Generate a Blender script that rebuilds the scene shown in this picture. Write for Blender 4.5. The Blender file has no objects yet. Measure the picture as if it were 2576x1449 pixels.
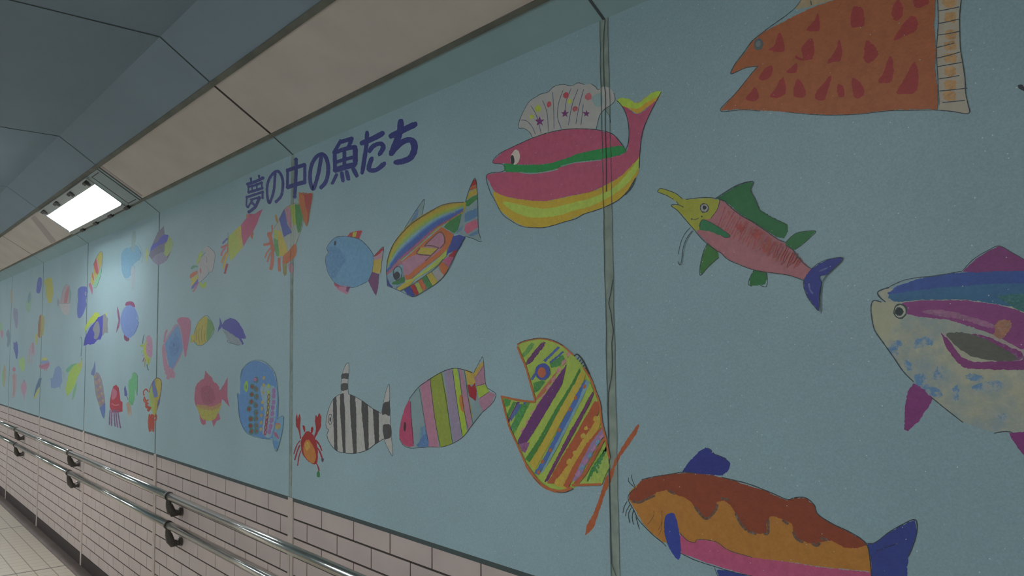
import bpy, math, random
from mathutils import Vector, Matrix
random.seed(7)
scene = bpy.context.scene
COL = scene.collection

# ------------------------------------------------------------ camera, light, exposure
cam_data = bpy.data.cameras.new('camera')
cam_data.sensor_width = 36.0
cam_data.lens = 1999.56 * 36.0 / 2576.0
cam_data.clip_start = 0.02
cam = bpy.data.objects.new('camera', cam_data)
COL.objects.link(cam)
cam.matrix_world = Matrix(((0.645054,0.061147,0.761686,0),(0.764040,-0.035780,-0.644175,0),(-0.012136,0.997487,-0.069799,0),(0,0,0,1)))
cam.location = (0.0, -1.2789, 1.45)
scene.camera = cam
world = bpy.data.worlds.new('world')
scene.world = world
world.use_nodes = True
world.node_tree.nodes['Background'].inputs[0].default_value = (0.8, 0.9, 1.0, 1)
world.node_tree.nodes['Background'].inputs[1].default_value = 0.02
scene.view_settings.view_transform = 'Standard'
scene.view_settings.look = 'None'
scene.view_settings.gamma = 1.0
scene.view_settings.exposure = 0.0
LAMP = 66.0            # strength of every luminous diffuser in the underpass
LAMP_COLOUR = (1.0, 0.985, 1.01)

# ------------------------------------------------------------ dimensions (metres)
WIDTH = 3.0                         # corridor width; mural wall at y = 0
X_FAR, X_NEAR = -34.0, 14.0
PITCH = 1.5849
JOINTS = [-1.1784, -2.7693, -4.3949, -5.9765, -7.5297, -9.0999]
while JOINTS[-1] > X_FAR + 1: JOINTS.append(JOINTS[-1] - PITCH)
JOINTS = JOINTS[::-1]
while JOINTS[-1] < X_NEAR - 2: JOINTS.append(JOINTS[-1] + PITCH)
Z_TILE = 0.9014
WT = (0.0, 2.1675); BV = (-0.0856, 2.2271); BT = (-0.3065, 2.3734); CB = (-0.4853, 2.5020); ZC = 2.512
SN = Vector((0, -(BT[1]-BV[1]), -(BV[0]-BT[0]))).normalized()      # normal of the sloping strip, down and out
SL = math.hypot(BT[0]-BV[0], BT[1]-BV[1])
def strip(x, s, d=0.0):                                              # point on the sloping strip
    return Vector((x, BV[0]+(BT[0]-BV[0])*s, BV[1]+(BT[1]-BV[1])*s)) + SN*d

# ------------------------------------------------------------ materials
def srgb2lin(c): return c/12.92 if c <= .04045 else ((c+.055)/1.055)**2.4
def mat(name, col, rough=.6, metal=0.0, noise=0.0, nscale=20.0, bump=0.0, bscale=200.0, spec=.5, bdist=.001):
    m = bpy.data.materials.new(name); m.use_nodes = True
    nt = m.node_tree; N = nt.nodes; Lk = nt.links; b = N['Principled BSDF']
    b.inputs['Base Color'].default_value = (*col, 1); b.inputs['Roughness'].default_value = rough
    b.inputs['Metallic'].default_value = metal; b.inputs['Specular IOR Level'].default_value = spec
    tc = N.new('ShaderNodeNewGeometry')
    if noise:
        n = N.new('ShaderNodeTexNoise'); n.inputs['Scale'].default_value = nscale; n.inputs['Detail'].default_value = 5
        r = N.new('ShaderNodeMapRange'); r.inputs[1].default_value = .3; r.inputs[2].default_value = .7
        r.inputs[3].default_value = 1-noise; r.inputs[4].default_value = 1+noise
        mx = N.new('ShaderNodeVectorMath'); mx.operation = 'SCALE'; mx.inputs[0].default_value = col
        Lk.new(tc.outputs['Position'], n.inputs['Vector']); Lk.new(n.outputs[0], r.inputs[0])
        Lk.new(r.outputs[0], mx.inputs['Scale']); Lk.new(mx.outputs[0], b.inputs['Base Color'])
    if bump:
        n2 = N.new('ShaderNodeTexNoise'); n2.inputs['Scale'].default_value = bscale; n2.inputs['Detail'].default_value = 3
        bp = N.new('ShaderNodeBump'); bp.inputs['Strength'].default_value = bump; bp.inputs['Distance'].default_value = bdist
        Lk.new(tc.outputs['Position'], n2.inputs['Vector']); Lk.new(n2.outputs[0], bp.inputs['Height']); Lk.new(bp.outputs[0], b.inputs['Normal'])
    return m

def wall_material():
    m = mat('mural_wall_paint', WALLCOL, .5, noise=.05, nscale=2.3, bump=.55, bscale=170, spec=.45)
    nt = m.node_tree; N = nt.nodes; Lk = nt.links; b = N['Principled BSDF']
    geo = [n for n in N if n.type == 'NEW_GEOMETRY'][0]
    src = b.inputs['Base Color'].links[0].from_socket
    n = N.new('ShaderNodeTexNoise'); n.inputs['Scale'].default_value = 330; n.inputs['Detail'].default_value = 2
    Lk.new(geo.outputs['Position'], n.inputs['Vector'])
    r = N.new('ShaderNodeMapRange'); r.inputs[1].default_value = .3; r.inputs[2].default_value = .7; r.inputs[3].default_value = .92; r.inputs[4].default_value = 1.08
    Lk.new(n.outputs[0], r.inputs[0])
    s = N.new('ShaderNodeVectorMath'); s.operation = 'SCALE'; Lk.new(src, s.inputs[0]); Lk.new(r.outputs[0], s.inputs['Scale'])
    v = N.new('ShaderNodeTexVoronoi'); v.inputs['Scale'].default_value = 55; Lk.new(geo.outputs['Position'], v.inputs['Vector'])
    lt = N.new('ShaderNodeMath'); lt.operation = 'LESS_THAN'; lt.inputs[1].default_value = .055; Lk.new(v.outputs['Distance'], lt.inputs[0])  # sparse pale dots paint the wall's tiny glints into its colour
    mx = N.new('ShaderNodeMix'); mx.data_type = 'RGBA'; Lk.new(lt.outputs[0], mx.inputs['Factor']); Lk.new(s.outputs[0], mx.inputs['A']); mx.inputs['B'].default_value = (.62, .72, .72, 1)
    Lk.new(mx.outputs['Result'], b.inputs['Base Color'])
    return m

def paint_material(name, amount, scale):
    m = mat(name, (1, 1, 1), .5, bump=.5, bscale=170, spec=.32)
    nt = m.node_tree; N = nt.nodes; Lk = nt.links; b = N['Principled BSDF']
    a = N.new('ShaderNodeAttribute'); a.attribute_name = 'paint'
    geo = [n for n in N if n.type == 'NEW_GEOMETRY'][0]
    n = N.new('ShaderNodeTexNoise'); n.inputs['Scale'].default_value = scale; n.inputs['Detail'].default_value = 6; n.inputs['Roughness'].default_value = .7
    Lk.new(geo.outputs['Position'], n.inputs['Vector'])
    r = N.new('ShaderNodeMapRange'); r.inputs[1].default_value = .3; r.inputs[2].default_value = .7; r.inputs[3].default_value = 1-amount; r.inputs[4].default_value = 1+amount
    Lk.new(n.outputs[0], r.inputs[0])
    s = N.new('ShaderNodeVectorMath'); s.operation = 'SCALE'; Lk.new(a.outputs['Color'], s.inputs[0]); Lk.new(r.outputs[0], s.inputs['Scale'])
    out = s.outputs[0]
    if amount > .15:                               # dry crayon strokes let the wall show through
        n3 = N.new('ShaderNodeTexNoise'); n3.inputs['Scale'].default_value = 210; n3.inputs['Detail'].default_value = 3
        Lk.new(geo.outputs['Position'], n3.inputs['Vector'])
        r3 = N.new('ShaderNodeMapRange'); r3.inputs[1].default_value = .52; r3.inputs[2].default_value = .66; r3.inputs[3].default_value = 0; r3.inputs[4].default_value = amount*1.0
        Lk.new(n3.outputs[0], r3.inputs[0])
        mx = N.new('ShaderNodeMix'); mx.data_type = 'RGBA'; Lk.new(r3.outputs[0], mx.inputs['Factor']); Lk.new(out, mx.inputs['A']); mx.inputs['B'].default_value = (*WALLCOL, 1)
        out = mx.outputs['Result']
    v = N.new('ShaderNodeTexVoronoi'); v.inputs['Scale'].default_value = 60; Lk.new(geo.outputs['Position'], v.inputs['Vector'])
    lt = N.new('ShaderNodeMath'); lt.operation = 'LESS_THAN'; lt.inputs[1].default_value = .05; Lk.new(v.outputs['Distance'], lt.inputs[0])
    mx = N.new('ShaderNodeMix'); mx.data_type = 'RGBA'; Lk.new(lt.outputs[0], mx.inputs['Factor']); Lk.new(out, mx.inputs['A'])
    mx.inputs['B'].default_value = (.55, .55, .52, 1)
    Lk.new(mx.outputs['Result'], b.inputs['Base Color'])
    return m

WALLCOL = (0.29, 0.435, 0.475)
M_WALL = wall_material()
def chalk_material(name, col2, lo, hi, scale, top):
    m = paint_material(name, .10, 90)
    nt = m.node_tree; N = nt.nodes; Lk = nt.links; b = N['Principled BSDF']
    src = b.inputs['Base Color'].links[0].from_socket
    geo = [n for n in N if n.type == 'NEW_GEOMETRY'][0]
    n = N.new('ShaderNodeTexNoise'); n.inputs['Scale'].default_value = scale; n.inputs['Detail'].default_value = 9; n.inputs['Roughness'].default_value = .72
    Lk.new(geo.outputs['Position'], n.inputs['Vector'])
    r = N.new('ShaderNodeMapRange'); r.inputs[1].default_value = lo; r.inputs[2].default_value = hi; r.inputs[3].default_value = 0; r.inputs[4].default_value = top
    Lk.new(n.outputs[0], r.inputs[0])
    mx = N.new('ShaderNodeMix'); mx.data_type = 'RGBA'; Lk.new(r.outputs[0], mx.inputs['Factor']); Lk.new(src, mx.inputs['A']); mx.inputs['B'].default_value = (*col2, 1)
    Lk.new(mx.outputs['Result'], b.inputs['Base Color'])
    return m
M_PAINT = [paint_material('mural_paint_smooth', .06, 60), paint_material('mural_paint_brushed', .12, 90),
           paint_material('mural_paint_crayon', .24, 120), chalk_material('mural_chalk_cream', (.25, .36, .42), .44, .62, 11, .8),
           chalk_material('mural_chalk_blue', (.44, .47, .40), .44, .56, 70, .85)]
M_BEVEL = mat('cornice_paint', (0.28, 0.43, 0.46), .6, noise=.05, nscale=3, bump=.3, bscale=120)
M_CEIL = mat('ceiling_paint', (0.23, 0.31, 0.375), .7, noise=.04, nscale=2, bump=.2, bscale=120)
M_TILE = mat('wall_tile', (0.50, 0.425, 0.395), .5, noise=.06, nscale=6, bump=.25, bscale=260)
M_GROUT = mat('dark_grout', (0.045, 0.035, 0.03), .9)
M_BEIGE = mat('beige_cornice_panel', (0.60, 0.54, 0.485), .55, noise=.06, nscale=5)
M_TRIM = mat('olive_metal_trim', (0.12, 0.13, 0.10), .6, noise=.25, nscale=12)
M_GAP = mat('dark_gap', (0.055, 0.045, 0.04), .9)
M_LINE = mat('thin_dark_joint', (0.06, 0.085, 0.085), .9)
M_SEAL = mat('stained_joint_sealant', (0.245, 0.31, 0.27), .75, noise=.2, nscale=28, bump=.4, bscale=90)
M_EDGE = mat('joint_edge_dirt', (0.115, 0.155, 0.14), .9, noise=.3, nscale=40)
M_SEAL3 = mat('dark_joint_sealant', (0.10, 0.145, 0.14), .8, noise=.2, nscale=20)
M_SEAL2 = mat('beige_joint_sealant', (0.50, 0.44, 0.39), .7, noise=.12, nscale=14)
M_BLACK = mat('dark_skirting_tile', (0.022, 0.015, 0.016), .5, spec=.2)
M_CURB = mat('brown_gutter_tile', (0.10, 0.075, 0.06), .45, noise=.2, nscale=9)
M_STEEL = mat('polished_steel', (0.60, 0.61, 0.57), .2, metal=1.0)
M_BRKT = mat('dark_bracket_metal', (0.10, 0.095, 0.085), .38, metal=.7)
M_SCREW = mat('bright_screw', (0.8, 0.8, 0.8), .2, metal=1.0)
M_FRAME = mat('lamp_frame_metal', (0.42, 0.46, 0.46), .5)
M_PLATE = mat('lamp_end_plate', (0.27, 0.35, 0.36), .5)
M_LATCH = mat('lamp_latch', (0.03, 0.03, 0.03), .5)
M_MAUVE_TINT = mat('mauve_tint', (0.44, 0.38, 0.36), .6)  # mauve-grey of the painted shadow bar and the slanting streak

def lamp_material():
    m = bpy.data.materials.new('lit_diffuser'); m.use_nodes = True
    b = m.node_tree.nodes['Principled BSDF']
    b.inputs['Base Color'].default_value = (.8, .8, .8, 1)
    b.inputs['Emission Color'].default_value = (*LAMP_COLOUR, 1)
    b.inputs['Emission Strength'].default_value = LAMP
    return m
M_LAMP = lamp_material()

def floor_material():
    m = mat('floor_tile', (.42, .38, .30), .45)
    nt = m.node_tree; N = nt.nodes; Lk = nt.links; b = N['Principled BSDF']
    geo = [n for n in N if n.type == 'NEW_GEOMETRY'][0]
    sep = N.new('ShaderNodeSeparateXYZ'); Lk.new(geo.outputs['Position'], sep.inputs[0])
    def line(sock, period, off, w):
        a = N.new('ShaderNodeMath'); a.operation = 'ADD'; a.inputs[1].default_value = -off; Lk.new(sock, a.inputs[0])
        p = N.new('ShaderNodeMath'); p.operation = 'PINGPONG'; p.inputs[1].default_value = period/2; Lk.new(a.outputs[0], p.inputs[0])
        l = N.new('ShaderNodeMath'); l.operation = 'LESS_THAN'; l.inputs[1].default_value = w/2; Lk.new(p.outputs[0], l.inputs[0])
        return l.outputs[0]
    ly = line(sep.outputs['Y'], .1, -.15, .006); lx = line(sep.outputs['X'], PITCH/16, JOINTS[0]-.1, .0045)
    lj = line(sep.outputs['X'], PITCH, -7.70, .014)
    mx = N.new('ShaderNodeMath'); mx.operation = 'MAXIMUM'; Lk.new(ly, mx.inputs[0]); Lk.new(lx, mx.inputs[1])
    c1 = N.new('ShaderNodeMix'); c1.data_type = 'RGBA'; c1.inputs['A'].default_value = (.42, .38, .30, 1); c1.inputs['B'].default_value = (.17, .14, .105, 1); Lk.new(mx.outputs[0], c1.inputs['Factor'])
    c2 = N.new('ShaderNodeMix'); c2.data_type = 'RGBA'; c2.inputs['B'].default_value = (.03, .03, .025, 1); Lk.new(lj, c2.inputs['Factor']); Lk.new(c1.outputs['Result'], c2.inputs['A'])
    Lk.new(c2.outputs['Result'], b.inputs['Base Color'])
    return m
M_FLOOR = floor_material()

# ------------------------------------------------------------ mesh helpers
class MB:
    def __init__(s): s.v = []; s.f = []; s.mi = []; s.c = []
    def face(s, pts, mi=0, c=None):
        i = len(s.v); s.v += [tuple(p) for p in pts]; s.f.append(tuple(range(i, i+len(pts)))); s.mi.append(mi); s.c.append(c)
    def box(s, a, b, mi=0):
        (x0, y0, z0), (x1, y1, z1) = a, b
        i = len(s.v); s.v += [(x0,y0,z0),(x1,y0,z0),(x1,y1,z0),(x0,y1,z0),(x0,y0,z1),(x1,y0,z1),(x1,y1,z1),(x0,y1,z1)]
        for q in ((0,3,2,1),(4,5,6,7),(0,1,5,4),(1,2,6,5),(2,3,7,6),(3,0,4,7)): s.f.append(tuple(i+k for k in q)); s.mi.append(mi); s.c.append(None)
    def obox(s, x0, x1, s0, s1, d0, d1, mi=0):         # box laid on the sloping strip
        P = [strip(x, t, d) for d in (d0, d1) for x, t in ((x0, s0), (x1, s0), (x1, s1), (x0, s1))]
        i = len(s.v); s.v += [tuple(p) for p in P]
        for q in ((0,3,2,1),(4,5,6,7),(0,1,5,4),(1,2,6,5),(2,3,7,6),(3,0,4,7)): s.f.append(tuple(i+k for k in q)); s.mi.append(mi); s.c.append(None)
    def tube(s, path, r, n=16, caps=True, closed=False):
        path = [Vector(p) for p in path]; i0 = len(s.v); m = len(path)
        up = None
        for k, p in enumerate(path):
            t = (path[(k+1) % m] - path[k-1]) if (closed or 0 < k < m-1) else (path[min(k+1, m-1)] - path[max(k-1, 0)])
            t.normalize()
            if up is None: up = t.orthogonal().normalized()
            up = (up - t*up.dot(t)).normalized(); w = t.cross(up)
            rr = r[k] if isinstance(r, (list, tuple)) else r
            for j in range(n):
                a = 2*math.pi*j/n; s.v.append(tuple(p + (up*math.cos(a) + w*math.sin(a))*rr))
        for k in range(m if closed else m-1):
            for j in range(n):
                a = i0+k*n+j; b = i0+k*n+(j+1) % n; c = i0+((k+1) % m)*n+(j+1) % n; d = i0+((k+1) % m)*n+j
                s.f.append((a, b, c, d)); s.mi.append(0); s.c.append(None)
        if caps and not closed:
            s.f.append(tuple(i0+j for j in range(n))[::-1]); s.mi.append(0); s.c.append(None)
            s.f.append(tuple(i0+(m-1)*n+j for j in range(n))); s.mi.append(0); s.c.append(None)
    def mesh(s, name, mats, smooth=False):
        me = bpy.data.meshes.new(name); me.from_pydata(s.v, [], s.f)
        for m in (mats if isinstance(mats, (list, tuple)) else [mats]): me.materials.append(m)
        me.polygons.foreach_set('material_index', s.mi)
        if smooth: me.polygons.foreach_set('use_smooth', [True]*len(s.f))
        if any(c is not None for c in s.c):
            at = me.color_attributes.new('paint', 'FLOAT_COLOR', 'CORNER'); vals = []
            for f, c in zip(s.f, s.c): vals += list(c or (1, 1, 1, 1))*len(f)
            at.data.foreach_set('color', vals)
        me.update(); return me
def link(name, me, parent=None, loc=None, rot=None):
    o = bpy.data.objects.new(name, me); COL.objects.link(o)
    if parent: o.parent = parent
    if loc is not None: o.location = loc
    if rot is not None: o.rotation_euler = rot
    return o
def tag(o, label=None, cat=None, group=None, kind=None):
    if label: o['label'] = label
    if cat: o['category'] = cat
    if group: o['group'] = group
    if kind: o['kind'] = kind
    return o

# ------------------------------------------------------------ the setting
def shell(side):                                        # one long wall with its cornice
    mb = MB()
    prof = [(0, 0), (0, Z_TILE-.012)]
    X0, X1 = X_FAR, X_NEAR
    def strip_quad(p, q, mi): mb.face([(X0, p[0], p[1]), (X1, p[0], p[1]), (X1, q[0], q[1]), (X0, q[0], q[1])], mi)
    strip_quad((0, 0), (0, Z_TILE), 1)                 # grout bed behind the tiles
    strip_quad((-.0045, Z_TILE), (-.0045, WT[1]), 0)     # rendered mural surface
    mb.face([(X0, 0, Z_TILE), (X1, 0, Z_TILE), (X1, -.0045, Z_TILE), (X0, -.0045, Z_TILE)], 1)
    strip_quad((-.0045, WT[1]), BV, 2)
    strip_quad((-.0047, Z_TILE-.0115), (-.0047, Z_TILE+.0015), 4)
    # tiles
    z1 = Z_TILE - .011; row = 0
    while z1 > .1:
        z0 = z1 - .0606
        x = -2.751 + (.1103 if row % 2 else 0) - .2206*math.floor((-2.751-X0)/.2206) + .2206
        lim = X1 if side == 0 else X1
        while x + .22 < lim:
            a, b = x+.0026, x+.2180; y = -.0014; e = .0004
            mb.face([(a+e, y, z0+e), (b-e, y, z0+e), (b-e, y, z1-e), (a+e, y, z1-e)], 3)
            mb.face([(a, 0, z0), (b, 0, z0), (b-e, y, z0+e), (a+e, y, z0+e)], 3); mb.face([(a+e, y, z1-e), (b-e, y, z1-e), (b, 0, z1), (a, 0, z1)], 3)
            mb.face([(a, 0, z0), (a+e, y, z0+e), (a+e, y, z1-e), (a, 0, z1)], 3); mb.face([(b-e, y, z0+e), (b, 0, z0), (b, 0, z1), (b-e, y, z1-e)], 3)
            x += .2206
        z1 -= .0665; row += 1
    return mb.mesh('wall', [M_WALL, M_GROUT, M_BEVEL, M_TILE, M_LINE])
me = shell(0)
tag(link('wall_right', me), kind='structure')
OPP = dict(loc=(X_FAR+X_NEAR, -WIDTH, 0), rot=(0, 0, math.pi))
tag(link('wall_left', me, **OPP), kind='structure')

def both(name, me, n0=None):
    tag(link(name, me), kind='structure'); tag(link(name, me, **OPP), kind='structure')

# floor, ceiling, ends
mb = MB(); mb.face([(X_FAR, -WIDTH, 0), (X_NEAR, -WIDTH, 0), (X_NEAR, 0, 0), (X_FAR, 0, 0)]); tag(link('floor', mb.mesh('floor', M_FLOOR)), kind='structure')
mb = MB()
Wd = WIDTH
for p, q in [(BT, CB), (CB, (-Wd-CB[0], CB[1])), ((-Wd-CB[0], CB[1]), (-Wd-BT[0], BT[1]))]:
    if p is CB: mid = (-Wd/2, ZC+.01); segs = [(p, mid), (mid, q)]
    else: segs = [(p, q)]
    for a, b in segs: mb.face([(X_FAR, a[0], a[1]), (X_NEAR, a[0], a[1]), (X_NEAR, b[0], b[1]), (X_FAR, b[0], b[1])])
tag(link('ceiling', mb.mesh('ceiling', M_CEIL)), kind='structure')
for nm, x in (('wall_end_far', X_FAR), ('wall_end_near', X_NEAR)):
    mb = MB(); mb.face([(x, -WIDTH, 0), (x, 0, 0), (x, 0, 2.17), (x, -.3, 2.37), (x, -.48, 2.53), (x, -WIDTH+.48, 2.53), (x, -WIDTH+.3, 2.37), (x, -WIDTH, 2.17)])
    tag(link(nm, mb.mesh(nm, M_WALL)), kind='structure')

# black skirting broken at every joint, brown gutter strip below it
mb = MB()
for k in range(len(JOINTS)-1):
    a, b = JOINTS[k]+.03, JOINTS[k+1]-.03
    mb.box((a, -.006, .012), (b, .002, .098))
both('baseboard_right', mb.mesh('baseboard', M_BLACK))
mb = MB(); prof = [(0, .0), (0, .022), (-.012, .018), (-.055, .012), (-.066, .006), (-.068, 0)]
for (ya, za), (yb, zb) in zip(prof, prof[1:]): mb.face([(X_FAR, ya, za), (X_NEAR, ya, za), (X_NEAR, yb, zb), (X_FAR, yb, zb)])
both('trim_1', mb.mesh('gutter_strip', M_CURB))

# beige cornice panels with dark gaps, olive trims
LAMPS_X = [-5.19, -11.53, -17.87, -24.2, 4.3, 10.7]
LAMPS_OPP = [-1.98, -6.73, -9.94, -14.7, -19.4, -24.2, 2.78, 7.5]  # unseen opposite lamps, added and spaced to raise the ambient light
def beige(centres, flip):                               # flip: opposite side, built for a half turn about z
    mb = MB(); gp = MB(); fx = (lambda v: X_FAR+X_NEAR-v) if flip else (lambda v: v)
    for k in range(len(JOINTS)-1):
        a, b = JOINTS[k], JOINTS[k+1]
        if not any(abs((a+b)/2 - c) < .4 for c in centres):
            p, q = sorted((fx(a+.008), fx(b-.008))); mb.obox(p, q, .03, .975, -.006, 0)
    for x in JOINTS: gp.obox(fx(x)-.008, fx(x)+.008, 0, 1, -.008, -.001)
    return mb.mesh('beige_panels', M_BEIGE), gp.mesh('panel_gaps', M_GAP)
m1, m2 = beige(LAMPS_X, False)
tag(link('trim_2', m1), kind='structure'); tag(link('trim_3', m2), kind='structure')
m1, m2 = beige(LAMPS_OPP, True)
tag(link('trim_2', m1, **OPP), kind='structure'); tag(link('trim_3', m2, **OPP), kind='structure')
mb = MB()
mb.obox(X_FAR, X_NEAR, .972, 1.05, -.004, .004); mb.obox(X_FAR, X_NEAR, -.02, .035, -.004, .005)
both('trim_4', mb.mesh('olive_trims', M_TRIM))
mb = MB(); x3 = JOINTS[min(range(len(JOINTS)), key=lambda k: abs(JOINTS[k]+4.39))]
mb.obox(x3+.018, x3+.045, .08, .96, 0, .0015)  # shadow at the lamp's near end, painted as a mauve-grey bar
tag(link('cornice_streak', mb.mesh('cornice_streak', M_MAUVE_TINT)), 'narrow mauve-grey shadow band painted on the beige cornice panel, nearer end of the glowing lamp', 'painted shadow')
mb = MB(); mb.face([strip(-6.20, .93, .0012), strip(-6.34, .93, .0012), strip(-6.70, .06, .0012), strip(-6.52, .06, .0012)])  # slanting mauve-grey streak laid over the cornice panel
tag(link('cornice_streak', mb.mesh('cornice_streak', M_MAUVE_TINT)), 'slanting mauve-grey streak on the beige cornice, beyond the far end of the lamp', 'painted shadow')
# thin joint lines on facet, ceiling and cornice
mb = MB()
for x in JOINTS:
    w = .0035
    for p, q in (((-.0046, WT[1]), (BV[0], BV[1])), ((BT[0]-.012, BT[1]+.008), CB), (CB, (-WIDTH/2, ZC+.01)), ((-WIDTH/2, ZC+.01), (-WIDTH-CB[0], CB[1]))):
        mb.face([(x-w, p[0]-.0006, p[1]-.0012), (x+w, p[0]-.0006, p[1]-.0012), (x+w, q[0]-.0006, q[1]-.0012), (x-w, q[0]-.0006, q[1]-.0012)])
tag(link('trim_5', mb.mesh('ceiling_joint_lines', M_LINE)), kind='structure')
# sealant in each vertical joint of the mural and of the tiles
YW = -.0045
def joint(x, i):
    mb = MB()
    w = .0125 if x > -2 else (.011 if x > -4 else .0075)
    rr = random.Random(i)
    n = 40; zs = [Z_TILE + (WT[1]-Z_TILE)*t/n for t in range(n+1)]
    L_ = [x-w+rr.uniform(-.0012, .0012) for _ in zs]; R_ = [x+w+rr.uniform(-.0012, .0012) for _ in zs]
    for t in range(n): mb.face([(L_[t], YW-.00008, zs[t]), (R_[t], YW-.00008, zs[t]), (R_[t+1], YW-.00008, zs[t+1]), (L_[t+1], YW-.00008, zs[t+1])], 0 if x > -3.5 else 3)
    for side_, ww in ((L_, .0009), (R_, .0006)):
        for t in range(n): mb.face([(side_[t]-ww, YW-.0014, zs[t]), (side_[t]+ww, YW-.0014, zs[t]), (side_[t+1]+ww, YW-.0014, zs[t+1]), (side_[t+1]-ww, YW-.0014, zs[t+1])], 1)
    ws = .02
    mb.box((x-ws, -.0052, .0), (x+ws, 0, Z_TILE+.0), 2)
    mb.box((x-.002, -.0056, .45), (x-.0005, -.005, Z_TILE-.2), 1)
    return mb.mesh('joint_sealant', [M_SEAL, M_EDGE, M_SEAL2, M_SEAL3])
ci = 6
for i, x in enumerate(JOINTS):
    if x > 4: continue
    tag(link('trim_%d' % ci, joint(x, i)), kind='structure'); ci += 1

# hairline crack wandering down the nearest joint
cr = [(0, 1.19, 2.165), (0, 1.187, 2.10), (0, 1.189, 2.03), (0, 1.183, 2.0), (0, 1.186, 1.90), (0, 1.190, 1.80)]
def crack(pts, w):
    mb = MB()
    for (xa, za), (xb, zb) in zip(pts, pts[1:]): mb.face([(xa-w, YW-.0016, za), (xa+w, YW-.0016, za), (xb+w, YW-.0016, zb), (xb-w, YW-.0016, zb)])
    return mb.mesh('crack', M_LINE)
J1 = -1.1784
pts_ = [(J1+.004, 2.166), (J1-.002, 2.12), (J1-.004, 2.07), (J1-.003, 2.02), (J1+.001, 2.0), (J1-.002, 1.93), (J1-.001, 1.85), (J1-.003, 1.78)]
o = link('wall_crack', crack(pts_, .0009)); tag(o, 'short dark crack at the top of the widest panel joint', 'crack')
pts_ = [(J1+.011, 1.585), (J1+.006, 1.565), (J1+.002, 1.55), (J1-.003, 1.535), (J1+.004, 1.51), (J1+.006, 1.49), (J1+.010, 1.475), (J1+.004, 1.45), (J1+.004, 1.40), (J1+.002, 1.38), (J1-.009, 1.34), (J1-.011, 1.30), (J1-.011, 1.05), (J1-.009, .98), (J1+.004, .955)]
o = link('wall_crack', crack(pts_, .0009)); tag(o, 'long winding dark crack down the widest panel joint, beside the striped big-mouthed fish', 'crack')

# ------------------------------------------------------------ lamps recessed in the sloping cornice
def make_lamp(xc):
    root = link('recessed_lamp', None, loc=(0, 0, 0)); root.empty_display_size = .1
    k = min(range(len(JOINTS)-1), key=lambda k: abs((JOINTS[k]+JOINTS[k+1])/2 - xc))
    x0, x1 = JOINTS[k]-.009, JOINTS[k+1]-.004; e0, e1 = x0+.034, x1-.27; s0, s1 = .16, .76
    root.location = strip((x0+x1)/2, .5)
    D = DEPTH
    f = MB()
    f.obox(x0, e0, 0.03, .97, -.01, .012); f.obox(e0, e1, .03, s0, -.01, .012); f.obox(e0, e1, s1, .97, -.01, .008)
    f.obox(e0-.004, e0, s0, s1, -D, -.0101); f.obox(e1, e1+.006, s0, s1, -D, .01); f.obox(e0, e1, s0-.02, s0, -D, -.0101); f.obox(e0, e1, s1, s1+.02, -D, -.0101)
    f.obox(e0-.016, e0-.010, .08, .9, .012, .0135); f.obox(e0, e1, s0-.03, s0-.01, .012, .022)
    f.obox(x0, e1+.03, .94, .97, .004, .02)
    g = MB(); g.obox(e1+.006, x1-.03, .03, .97, -.01, .006); g.obox(x1-.024, x1, .03, .97, -.01, .003)
    g2 = MB(); g2.obox(e1+.07, e1+.074, .08, .9, .006, .0075); g2.obox(e1+.07, x1-.06, .9, .915, .006, .0075); g2.obox(e1+.07, x1-.06, .08, .095, .006, .0075); g2.obox(x1-.03, x1-.024, .03, .97, -.004, .004)
    d = MB(); d.obox(e0, e1, s0, s1, -D-.004, -D)
    inv = -Vector(root.location)
    for nm, m_, ma, lab in (('frame', f, M_FRAME, None), ('end_plate', g, M_PLATE, 'grey-green end plate'), ('seam', g2, M_LATCH, None), ('diffuser', d, M_LAMP, 'glowing white diffuser')):
        o = link(nm, m_.mesh(nm, ma), root); o.data.transform(Matrix.Translation(inv))
        if lab: o['label'] = lab
    for i in range(4):
        l = MB(); xx = e0+.03+(e1-e0+.12)*i/3.6
        l.obox(xx, xx+.05, .86, .93, .008, .026); l.obox(xx+.01, xx+.035, .80, .86, .008, .018)
        o = link('latch', l.mesh('latch', M_LATCH), root); o.data.transform(Matrix.Translation(inv))
        l = MB(); xx = e0+.22+(e1-e0+.1)*i/4.0
        l.obox(xx, xx+.07, -.01, .06, .006, .02)
        o = link('latch', l.mesh('latch', M_LATCH), root); o.data.transform(Matrix.Translation(inv))
    return root
DEPTH = .07
first = make_lamp(LAMPS_X[0])
tag(first, 'long glowing rectangular lamp set in the sloping beige cornice', 'lamp')
def copy_tree(o, parent=None):
    c = o.copy(); COL.objects.link(c); c.parent = parent
    for ch in [q for q in o.children]: copy_tree(ch, c)
    return c
for x in LAMPS_X[1:]:
    c = copy_tree(first); dx = min(((JOINTS[k]+JOINTS[k+1])/2 for k in range(len(JOINTS)-1)), key=lambda q: abs(q-x)) - first.location.x
    c.location.x += dx; tag(c, 'recessed lamp in the mural side cornice, outside the photographed view', 'lamp', 'unseen cornice lamps, mural side')
for x in LAMPS_OPP:
    x = min(((JOINTS[k]+JOINTS[k+1])/2 for k in range(len(JOINTS)-1)), key=lambda q: abs(q-x))
    c = copy_tree(first); c.rotation_euler = (0, 0, math.pi); c.location = (x, -WIDTH-first.location.y, first.location.z)
    tag(c, 'recessed lamp in the opposite cornice, outside the photographed view', 'lamp', 'unseen cornice lamps, opposite side')

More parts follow.
